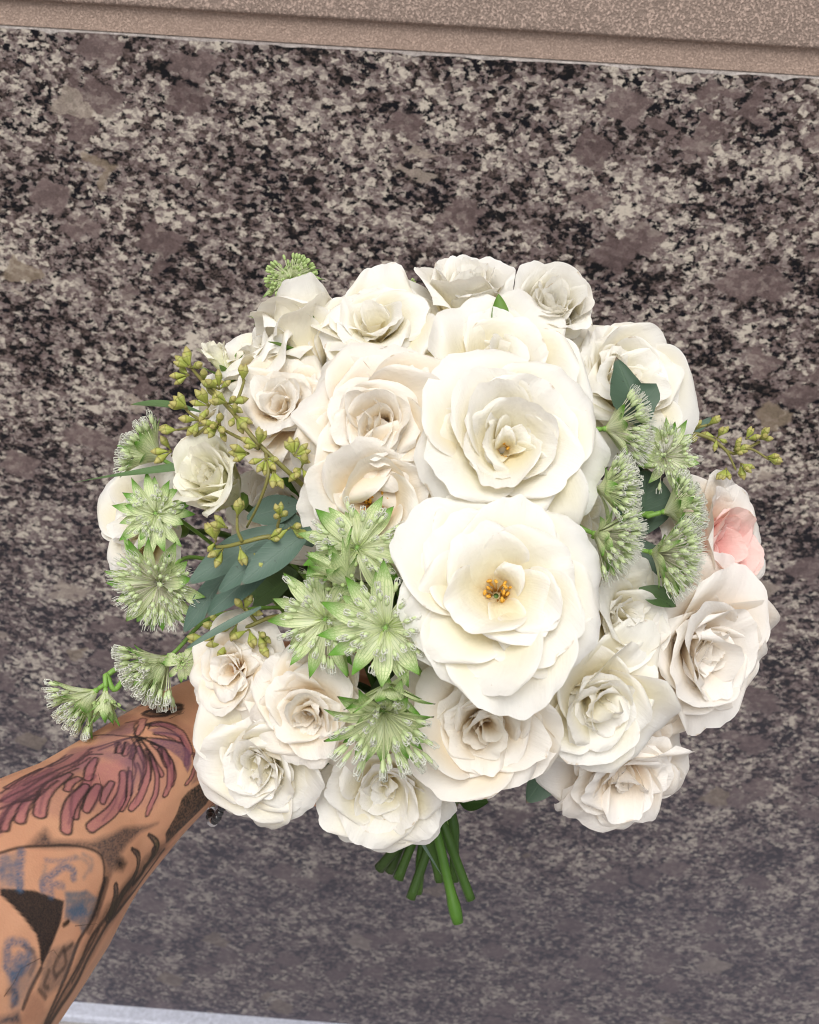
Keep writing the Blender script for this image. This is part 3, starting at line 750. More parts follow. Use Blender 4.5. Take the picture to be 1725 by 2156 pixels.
star_flower('small closed green star flower with a brownish rim above the wrist', 382, 1395, 0.440, 52, (0.05, 0.25, 0.9), 10, nb=9, nf=34, dome=55, flen=0.5, kind='tight', open_deg=120, bracts=0.95)
star_flower('outermost star flower at far left, hanging over the tattooed forearm', 192, 1462, 0.452, 92, (-0.66, -0.52, 0.40), 11, nb=9, nf=40, dome=52, flen=1.0, inner=0.85, open_deg=42, stem_to=[(225, 1425, 0.456), (255, 1405, 0.46), (345, 1385, 0.475), (430, 1400, 0.50)], core=0, budscale=1.1)
star_flower('half-closed star flower paired with the outermost one, facing down', 222, 1462, 0.448, 76, (0.10, -0.86, 0.42), 12, nb=10, nf=26, dome=45, flen=0.62, kind='tight', open_deg=24, stem_to=[(240, 1452, 0.452), (262, 1430, 0.456), (300, 1395, 0.465), (400, 1380, 0.50)])
star_flower('round green budding umbel sticking up at the top left', 610, 580, 0.462, 72, (-0.30, 0.70, 0.60), 13, nb=12, nf=110, dome=100, flen=0.78, inner=0.9, kind='tight', open_deg=95, bracts=0.95, budscale=0.95)
star_flower('yellow-green bract tips peeking out beside the top left umbel', 570, 668, 0.490, 48, (-0.5, 0.75, 0.3), 14, nb=9, nf=8, dome=40, flen=0.5, kind='tight', open_deg=50)
star_flower('green budding umbel half hidden between two top roses', 852, 612, 0.466, 44, (0.05, 0.75, 0.65), 15, nb=10, nf=50, dome=95, flen=0.8, inner=0.9, kind='tight', open_deg=100, budscale=1.0)
star_flower('upper star flower of the right cluster, under the notched dark leaf', 1285, 902, 0.425, 88, (0.93, 0.05, 0.20), 16, nb=12, nf=56, dome=52, flen=1.08, inner=0.86, kind='hairy', open_deg=50, stem_to=[(1245, 918, 0.432), (1215, 940, 0.445)], core=0, budscale=1.1)
star_flower('green-budded star flower of the right cluster on a bright green stalk', 1268, 1030, 0.415, 86, (0.86, 0.08, 0.36), 17, nb=12, nf=56, dome=56, flen=1.02, inner=0.86, kind='loop', open_deg=50, stem_to=[(1235, 1035, 0.408), (1195, 1055, 0.405), (1160, 1072, 0.408)], core=0, budscale=1.1)
star_flower('white fuzzy star flower of the right cluster beside the front rose', 1262, 1128, 0.412, 92, (0.82, -0.35, 0.40), 18, nb=12, nf=56, dome=55, flen=1.05, inner=0.84, kind='hairy', open_deg=50, core=0, budscale=1.1)
star_flower('purple-tinged ragged star flower at the right, next to pale seed pods', 1405, 960, 0.450, 88, (0.52, 0.05, 0.75), 19, nb=13, nf=46, dome=76, flen=0.8, inner=0.5, kind='hairy', open_deg=70)
star_flower('star flower between the ragged one and the blush rose at right', 1408, 1075, 0.446, 84, (0.90, 0.25, 0.22), 20, nb=11, nf=48, dome=52, flen=1.0, inner=0.85, kind='loop', open_deg=46, stem_to=[(1375, 1082, 0.45), (1335, 1085, 0.455)], core=0, budscale=1.1)
star_flower('lowest star flower of the right cluster, dense umbel facing right', 1385, 1165, 0.428, 98, (0.80, -0.15, 0.46), 21, nb=13, nf=60, dome=56, flen=1.05, inner=0.82, kind='hairy', open_deg=52, core=0, budscale=1.1)
star_flower('pale star flower deep behind the largest one, mostly florets', 705, 1232, 0.425, 86, (-0.1, 0.1, 1), 22, nb=11, nf=40, dome=80, flen=0.8, inner=0.5, kind='hairy')
star_flower('tiny green star flower tips poking out right of the front rose', 1222, 1195, 0.402, 34, (0.3, 0.55, 0.6), 23, nb=6, nf=4, dome=30, flen=0.4, kind='tight', open_deg=40)
# ------------------------------------------------------------------ eucalyptus: sprigs with pods and leaves
def pod_mesh():
    a = Acc()
    a.lathe([(0.05, 0.0), (0.08, 0.10), (0.17, 0.34), (0.245, 0.55), (0.25, 0.64), (0.20, 0.78), (0.10, 0.95), (0.03, 1.04)], 8)
    return a.mesh('seed_pod', M_POD)
POD = pod_mesh()

def place_leaf(root, Mi, b, t, width, nrm, mat, rng, bend=0.3, jag=None, mid=0.5, base=0.12, cup=0.25):
    """b, t: (px, py, d) of leaf base and tip"""
    b, t = P(*b), P(*t)
    x = t - b; L = x.length; x.normalize()
    n = V(*nrm); n = (n - x * n.dot(x)).normalized(); y = n.cross(x)
    v, uv = lance(rng, L, width, -bend, cup, nt=14, ns=9, mid=mid, base=base, tipw=1.5, wave=0.012)
    if jag is not None:
        e = np.abs(uv[:, 0] - 0.5) * 2
        bite = (v[:, 1] < 0) & (uv[:, 1] > 0.50) & (uv[:, 1] < 0.93)
        v[bite, 1] *= 0.42 + 0.25 * np.abs(uv[bite, 1] - 0.72)
        v[:, 1] *= 1 - 0.4 * jag * e ** 2 * (0.5 + 0.5 * np.sin(uv[:, 1] * 23 + np.sign(v[:, 1]) * 1.3)) * (0.4 + 0.6 * np.sin(uv[:, 1] * 7.0 + 1))
    Ml = Mi @ Matrix.Translation(b) @ Matrix((x, y, n)).transposed().to_4x4() @ Matrix.Rotation(bend * 0.5 * -1, 4, 'Y')
    o = link('leaf', mesh('leaf', v, grid_faces(14, 9), mat, uv), root, Ml)
    return o

def sprig(label, twigs, pods, leaves, seed, cat='eucalyptus sprig', group='eucalyptus sprigs', twig_r=0.0010, name='eucalyptus_sprig', podlen=36, bind=True, tmat=None):
    rng = np.random.default_rng(seed)
    loc = P(*twigs[0][0]) if twigs else P(*leaves[0][0])
    root, M = thing(name, label, cat, group, loc)
    Mi = M.inverted()
    for i, tw in enumerate(twigs):
        a = Acc(); pts = spline([Mi @ P(*q) for q in tw], 5)
        r = twig_r * (1.0 if i == 0 else 0.75)
        a.tube(pts, [r * (1.1 - 0.4 * k / len(pts)) for k in range(len(pts))], 6)
        link('twig', a.mesh('twig', tmat or M_TWIG), root)
    for (px, py, d, n, ddx, ddy, spread) in pods:       # a cluster of pods fanning about (ddx, ddy)
        for k in range(n):
            c = P(px, py, d)
            dr = V(ddx + spread * rng.normal() * 0.75, ddy + spread * rng.normal() * 0.75, 0.35 + 0.5 * rng.normal() * spread)
            L = podlen * d * KK * (0.85 + 0.3 * rng.random())
            st = c + dr * L * 0.25
            Mp = Mi @ Matrix.Translation(st) @ frame(dr, spin=rng.random() * 6).to_4x4() @ Matrix.Diagonal((L * 0.98, L * 0.98, L, 1))
            link('seed_pod', POD, root, Mp)
            a = Acc(); a.tube([Mi @ c, Mi @ (st + dr * L * 0.08)], L * 0.055, 5); link('pod_stalk', a.mesh('pod_stalk', M_TWIG), root)
    for lf in leaves:
        place_leaf(root, Mi, *lf['p'], lf.get('w', 0.016) * (0.68 if lf.get('m', M_EUC) is M_EUC else 1), lf.get('n', (0, 0, 1)), lf.get('m', M_EUC), rng, lf.get('bend', 0.3), lf.get('jag'), lf.get('mid', 0.5), lf.get('base', 0.12))
    if bind:
        pass
    return root

sprig('large spray of olive seed pods across the left side, over the small peach rose',
      [[(700, 1080, 0.44), (625, 1010, 0.415), (545, 935, 0.412), (490, 868, 0.42), (425, 800, 0.445), (400, 770, 0.452)],
       [(490, 868, 0.42), (505, 830, 0.425), (515, 800, 0.43)], [(545, 945, 0.412), (500, 920, 0.42), (440, 895, 0.43), (375, 905, 0.445)],
       [(440, 895, 0.43), (400, 870, 0.44), (385, 850, 0.447)], [(440, 895, 0.43), (390, 935, 0.445), (362, 960, 0.455)],
       [(560, 955, 0.410), (565, 1000, 0.405), (545, 1060, 0.41), (520, 1110, 0.42)]],
      [(402, 775, 0.450, 6, -0.2, 0.9, 0.7), (398, 790, 0.450, 4, -0.8, -0.1, 0.6), (430, 805, 0.447, 4, 0.6, -0.5, 0.8), (462, 820, 0.435, 4, 0.1, 0.9, 0.7), (512, 805, 0.43, 3, 0.3, 0.9, 0.6),
       (480, 850, 0.42, 6, 0.0, 0.1, 1.2), (440, 855, 0.432, 6, -0.5, 0.4, 0.9), (495, 875, 0.418, 5, 0.3, -0.3, 1.1), (420, 885, 0.435, 7, -0.3, -0.4, 0.9), (460, 895, 0.425, 7, 0.2, -0.6, 0.9),
       (395, 860, 0.44, 4, -0.8, 0.3, 0.7), (375, 905, 0.447, 4, -0.9, 0.1, 0.5), (362, 950, 0.455, 3, -0.7, -0.5, 0.6), (545, 940, 0.409, 6, 0.2, 0.8, 0.9), (525, 955, 0.41, 4, -0.7, 0.2, 0.7),
       (560, 965, 0.407, 6, 0.2, -0.7, 0.9), (575, 990, 0.405, 4, 0.3, -0.8, 0.7), (620, 960, 0.41, 6, 0.2, 0.6, 0.9), (635, 985, 0.41, 5, 0.1, -0.8, 0.9)],
      [dict(p=((420, 868, 0.455), (275, 852, 0.475)), w=0.0075, m=M_BLADE, n=(0.1, 0.8, 0.5), bend=0.25, mid=0.4, base=0.35),
       dict(p=((660, 985, 0.425), (638, 925, 0.418)), w=0.007, n=(0.4, 0, 1))], 5, podlen=32)
sprig('small forked twig of yellow pods lying over the blue-green leaves',
      [[(700, 1125, 0.43), (620, 1132, 0.412), (565, 1130, 0.405), (520, 1140, 0.405), (480, 1150, 0.41), (455, 1152, 0.413)],
       [(510, 1140, 0.405), (500, 1115, 0.403), (500, 1080, 0.402)], [(600, 1132, 0.41), (585, 1112, 0.406), (590, 1090, 0.404)]],
      [(500, 1090, 0.402, 3, 0.1, 0.9, 0.5), (480, 1112, 0.404, 2, -0.8, 0.4, 0.4), (455, 1140, 0.41, 4, -0.6, 0.5, 0.8), (470, 1155, 0.41, 4, -0.5, -0.6, 0.7), (505, 1150, 0.405, 2, 0.1, -0.9, 0.4),
       (590, 1090, 0.404, 4, 0.3, 0.8, 0.8), (612, 1110, 0.405, 4, 0.6, -0.2, 0.8), (565, 1135, 0.404, 2, 0.5, 0.3, 0.6), (535, 1165, 0.404, 1, 0.2, -0.9, 0.3)],
      [dict(p=((655, 1112, 0.408), (506, 1232, 0.400)), w=0.0185, n=(0.25, 0.45, 0.85), bend=0.25), dict(p=((640, 1105, 0.416), (455, 1252, 0.410)), w=0.0165, n=(0.1, 0.4, 0.9), bend=0.35),
       dict(p=((600, 1105, 0.428), (392, 1232, 0.420)), w=0.020, n=(-0.1, 0.3, 0.95), bend=0.3), dict(p=((600, 1150, 0.426), (432, 1300, 0.420)), w=0.017, n=(0.2, 0.3, 0.9), bend=0.2),
       dict(p=((500, 1180, 0.44), (385, 1335, 0.434)), w=0.016, n=(-0.2, 0.1, 0.95), bend=0.2), dict(p=((520, 1090, 0.436), (640, 1060, 0.432)), w=0.019, n=(0, 0.2, 1), bend=0.2),
       dict(p=((660, 1150, 0.432), (560, 1060, 0.436)), w=0.016, n=(0, 0.1, 1), bend=0.2)], 6, podlen=31)
sprig('clump of reddish-olive pods below the blue-green leaves at left',
      [[(640, 1290, 0.44), (570, 1300, 0.428), (520, 1320, 0.425), (470, 1330, 0.43)], [(540, 1310, 0.426), (525, 1290, 0.424), (515, 1275, 0.424)]],
      [(515, 1285, 0.424, 4, 0.2, 0.7, 0.8), (500, 1310, 0.424, 4, -0.5, -0.4, 0.8), (525, 1325, 0.422, 5, 0.1, -0.8, 0.7), (545, 1330, 0.422, 4, 0.5, -0.6, 0.7), (465, 1320, 0.432, 6, -0.4, 0.1, 1.0),
       (440, 1345, 0.438, 4, -0.6, -0.3, 0.8), (545, 1345, 0.42, 2, 0.1, -0.9, 0.4), (480, 1350, 0.43, 3, -0.2, -0.8, 0.7)],
      [dict(p=((550, 1278, 0.418), (388, 1368, 0.415)), w=0.0052, n=(0.3, 0.5, 0.8), bend=0.15, mid=0.4, base=0.25)], 7, podlen=32)
sprig('yellow-green pod sprig sticking out on the right edge over the granite',
      [[(1400, 930, 0.475), (1450, 912, 0.475), (1500, 925, 0.475), (1545, 955, 0.476), (1600, 930, 0.478)], [(1500, 925, 0.475), (1530, 950, 0.475), (1550, 990, 0.475)],
       [(1450, 912, 0.475), (1470, 900, 0.475), (1500, 893, 0.475)], [(1545, 955, 0.476), (1580, 945, 0.476), (1620, 968, 0.476)]],
      [(1460, 905, 0.474, 3, 0.1, 0.7, 0.6), (1490, 895, 0.474, 3, 0.6, 0.5, 0.6), (1510, 922, 0.474, 5, 0.3, 0.2, 1.1), (1545, 948, 0.474, 6, 0.3, 0.3, 1.1), (1570, 925, 0.476, 4, 0.4, 0.8, 0.6),
       (1600, 925, 0.477, 4, 0.7, 0.5, 0.6), (1612, 962, 0.476, 4, 0.8, -0.3, 0.5), (1560, 975, 0.475, 5, 0.2, -0.7, 0.8), (1530, 985, 0.475, 4, -0.3, -0.8, 0.7), (1445, 935, 0.474, 4, 0.0, -0.4, 0.9)],
      [dict(p=((1440, 930, 0.48), (1500, 878, 0.492)), w=0.006, n=(0.3, 0.6, 0.6), bend=0.3)], 8, podlen=25)
sprig('notched dark green leaf standing in front of the upper right rose', [[(1330, 905, 0.436), (1345, 900, 0.433), (1352, 888, 0.430)]], [],
      [dict(p=((1352, 892, 0.428), (1298, 752, 0.428)), w=0.0235, n=(0.25, 0.15, 0.95), bend=0.15, m=M_DARK, jag=0.5, mid=0.35, base=0.35)], 9, cat='leaf', group='single dark leaves', name='dark_leaf', twig_r=0.0008)
sprig('dark three-leaf sprig wedged between the star flowers of the right cluster', [[(1330, 1190, 0.47), (1345, 1120, 0.462), (1350, 1000, 0.46)]], [],
      [dict(p=((1345, 1130, 0.456), (1362, 985, 0.452)), w=0.026, n=(0.1, 0, 1), m=M_DARK), dict(p=((1340, 1100, 0.462), (1310, 960, 0.46)), w=0.022, n=(-0.1, 0, 1), m=M_DARK), dict(p=((1335, 1130, 0.458), (1350, 1240, 0.452)), w=0.024, n=(0, 0, 1), m=M_DARK)], 10, cat='leaf', group='single dark leaves', name='dark_leaf')
sprig('dark leaf slipped between the two roses at the top right', [[(1150, 800, 0.49), (1130, 770, 0.478), (1115, 745, 0.472)]], [],
      [dict(p=((1135, 765, 0.462), (1068, 678, 0.462)), w=0.017, n=(-0.2, 0.4, 0.9), m=M_DARK)], 11, cat='leaf', group='single dark leaves', name='dark_leaf')
sprig('small green leaf at the right between the crumpled rose and star flower', [[(1330, 1230, 0.46), (1345, 1238, 0.448), (1355, 1245, 0.444)]], [],
      [dict(p=((1345, 1240, 0.438), (1425, 1278, 0.432)), w=0.010, n=(-0.2, 0.6, 0.8), m=M_RLEAF, bend=0.3)], 12, cat='leaf', group='single dark leaves', name='dark_leaf')
sprig('dark leaf hanging under the deep cream rose toward the right', [[(1100, 1560, 0.50), (1140, 1600, 0.485), (1160, 1620, 0.475)]], [],
      [dict(p=((1168, 1595, 0.468), (1108, 1692, 0.462)), w=0.015, n=(0.5, 0.3, 0.8), m=M_DARK, bend=0.25)], 13, cat='leaf', group='single dark leaves', name='dark_leaf')
sprig('two-leaf dark sprig at the top of the cut stems, under the deep cream rose', [[(905, 1600, 0.54), (950, 1660, 0.53), (975, 1695, 0.525)]], [],
      [dict(p=((970, 1690, 0.52), (1030, 1690, 0.512)), w=0.011, n=(0.1, 0.6, 0.8), m=M_RLEAF, bend=0.4), dict(p=((935, 1640, 0.53), (940, 1720, 0.52)), w=0.013, n=(0.3, 0.1, 0.9), m=M_DARK)], 14, cat='leaf', group='single dark leaves', name='dark_leaf')
sprig('thin grass blade with a brown tip crossing the left star flowers', [[(470, 960, 0.462), (420, 975, 0.457), (385, 982, 0.455)]], [],
      [dict(p=((400, 980, 0.450), (148, 1018, 0.462)), w=0.0036, n=(0.1, 0.5, 0.8), m=M_BLADE, bend=0.08, mid=0.2, base=0.8)], 15, cat='grass blade', group='grass blades', name='grass_blade')
sprig('grey-green grass blade hanging down across the cut stems', [[(870, 1600, 0.53), (850, 1660, 0.523), (842, 1700, 0.519)]], [],
      [dict(p=((838, 1690, 0.517), (932, 1846, 0.515)), w=0.0032, n=(0.1, 0.1, 1), m=M_EUC, bend=0.1, mid=0.2, base=0.8)], 16, cat='grass blade', group='grass blades', name='grass_blade')

# the pointed green sepal standing up against the topmost rose, and a shorter one beside it
_rng = np.random.default_rng(3)
for b, t, w in (((1052, 702, 0.432), (1050, 618, 0.430), 0.0085), ((965, 722, 0.437), (985, 690, 0.436), 0.010), ((1078, 705, 0.440), (1083, 640, 0.440), 0.004)):
    q = place_leaf(r10[0], r10[1].inverted(), b, t, w, (0.2, 0.1, 0.95), M_SEPAL, _rng, 0.2, None, 0.35, 0.5, 0.4); q.name = 'sepal'
# ------------------------------------------------------------------ the person's arm and hand
def skin_mat():
    k = NT('tattooed_skin')
    tc = k.new('TexCoord').outputs['Object']
    at = k.new('Attribute', attribute_name='ink').outputs
    n = k.noise(tc, 28, 5, 0.65); n2 = k.noise(tc, 900, 2, 0.5)
    skin = k.mix(k.math('MULTIPLY', k.math('SUBTRACT', n.outputs[0], 0.3), 1.6, clamp=True), (0.60, 0.30, 0.185), (0.74, 0.425, 0.265))
    skin = k.mix(k.math('MULTIPLY', n2.outputs[0], 0.22), skin, (0.60, 0.28, 0.17))
    speck = k.noise(tc, 1500, 2, 0.6)
    cov = k.math('MULTIPLY', at['Alpha'], k.math('ADD', 0.90, k.math('MULTIPLY', speck.outputs[0], 0.2)), clamp=True)
    col = k.mix(cov, skin, at['Color'])
    k.base(col, 0.5, 0.28)
    k.b.inputs['Subsurface Weight'].default_value = 0.06
    k.b.inputs['Subsurface Radius'].default_value = (0.004, 0.0015, 0.0008)
    k.b.inputs['Subsurface Scale'].default_value = 1.0
    vo = k.voro(tc, 1100, 'F1')
    k.bump(k.math('ADD', vo.outputs['Distance'], k.math('MULTIPLY', n.outputs[0], 0.4)), 0.12, 0.0006)
    return k.m
M_SKIN = skin_mat()
ARM = [(-1391, 3195, 0.22, 0.058), (-447, 2346, 0.31, 0.053), (-112, 2022, 0.365, 0.0465), (55, 1855, 0.405, 0.0424), (172, 1752, 0.437, 0.0352), (290, 1652, 0.467, 0.0312), (370, 1590, 0.488, 0.0295), (440, 1545, 0.503, 0.0285), (520, 1530, 0.520, 0.030)]
PALM = [(520, 1500, 0.522), (600, 1492, 0.540), (690, 1512, 0.558), (770, 1550, 0.568)]
def tube_bm(bm, pts, rx, ry, nrm, n=28):
    """closed tapered tube; rx across, ry along nrm (elliptical)"""
    prev = None; L = len(pts)
    for i, p in enumerate(pts):
        t = (pts[min(i + 1, L - 1)] - pts[max(i - 1, 0)]).normalized()
        N = (nrm - t * nrm.dot(t)).normalized(); B = t.cross(N)
        row = [bm.verts.new(p + B * (rx[i] * math.cos(2 * PI * k / n)) + N * (ry[i] * math.sin(2 * PI * k / n))) for k in range(n)]
        if prev: [bm.faces.new((prev[k], prev[(k + 1) % n], row[(k + 1) % n], row[k])) for k in range(n)]
        else: bm.faces.new(list(reversed(row)))
        prev = row
    bm.faces.new(prev)

def build_person():
    import bmesh
    bm = bmesh.new()
    cz = CR @ Vector((0, 0, 1))
    pts = spline([P(*a[:3]) for a in ARM], 6)
    rad = list(np.interp(np.linspace(0, len(ARM) - 1, len(pts)), range(len(ARM)), [a[3] for a in ARM]))
    flat = np.interp(np.linspace(0, 1, len(pts)), [0, 0.5, 0.85, 1], [0.95, 0.92, 0.80, 0.66])
    tube_bm(bm, pts, rad, [r * f for r, f in zip(rad, flat)], cz)
    # palm
    pp = spline([P(470, 1545, 0.509)] + [P(*q) for q in PALM], 5)
    pr = np.interp(np.linspace(0, 1, len(pp)), [0, 0.35, 0.75, 1], [0.027, 0.035, 0.040, 0.030])
    tube_bm(bm, pp, pr, [r * 0.42 for r in pr], cz)
    hx = (pp[-1] - pp[0]).normalized(); hn = (cz - hx * cz.dot(hx)).normalized(); hy = hn.cross(hx)
    knuck = P(770, 1550, 0.568)
    B = P(*BIND)
    Lf = [0.040, 0.044, 0.041, 0.032]
    for i in range(4):                                  # fingers close round the stems from behind
        o = hy * (0.030 - 0.020 * i)
        k0 = knuck + o - hx * 0.008
        s = Lf[i] / 0.044
        j = [k0 - hx * 0.02, k0, k0 + hx * 0.026 * s - hn * 0.012, k0 + hx * 0.046 * s - hn * 0.004 , k0 + hx * 0.052 * s + hn * 0.014, k0 + hx * 0.040 * s + hn * 0.024]
        fp = spline(j, 5)
        r = np.interp(np.linspace(0, 1, len(fp)), [0, 0.3, 0.7, 0.92, 1], [0.0095, 0.0092, 0.0082, 0.0070, 0.0035])
        tube_bm(bm, fp, list(r), list(r * 0.95), hy, 14)
    tb = P(600, 1492, 0.540) + hy * 0.022
    tp = spline([tb, tb + hx * 0.030 + hy * 0.014 + hn * 0.014, tb + hx * 0.058 + hy * 0.006 + hn * 0.028, tb + hx * 0.082 - hy * 0.004 + hn * 0.032], 6)
    r = np.interp(np.linspace(0, 1, len(tp)), [0, 0.3, 0.6, 0.9, 1], [0.014, 0.012, 0.0105, 0.009, 0.0045])
    tube_bm(bm, tp, list(r), list(r * 0.95), hn, 14)
    me = bpy.data.meshes.new('person'); bm.to_mesh(me); bm.free()
    o = bpy.data.objects.new('person', me); C.objects.link(o)
    rm = o.modifiers.new('r', 'REMESH'); rm.mode = 'VOXEL'; rm.voxel_size = 0.0008
    sm = o.modifiers.new('s', 'SMOOTH'); sm.iterations = 10; sm.factor = 0.6
    dg = bpy.context.evaluated_depsgraph_get()
    me2 = bpy.data.meshes.new_from_object(o.evaluated_get(dg))
    o.modifiers.clear(); o.data = me2; me2.name = 'person'
    me2.materials.clear(); me2.materials.append(M_SKIN)
    me2.polygons.foreach_set('use_smooth', np.ones(len(me2.polygons), dtype=bool))
    n = len(me2.vertices); co = np.empty(n * 3); me2.vertices.foreach_get('co', co); co = co.reshape(-1, 3)
    ink = tattoo(co)
    at = me2.attributes.new('ink', 'FLOAT_COLOR', 'POINT')
    at.data.foreach_set('color', ink.astype(np.float32).ravel())
    o['label'] = 'tattooed forearm reaching in from the lower left, hand hidden behind the bouquet'
    o['category'] = 'person'
    return o

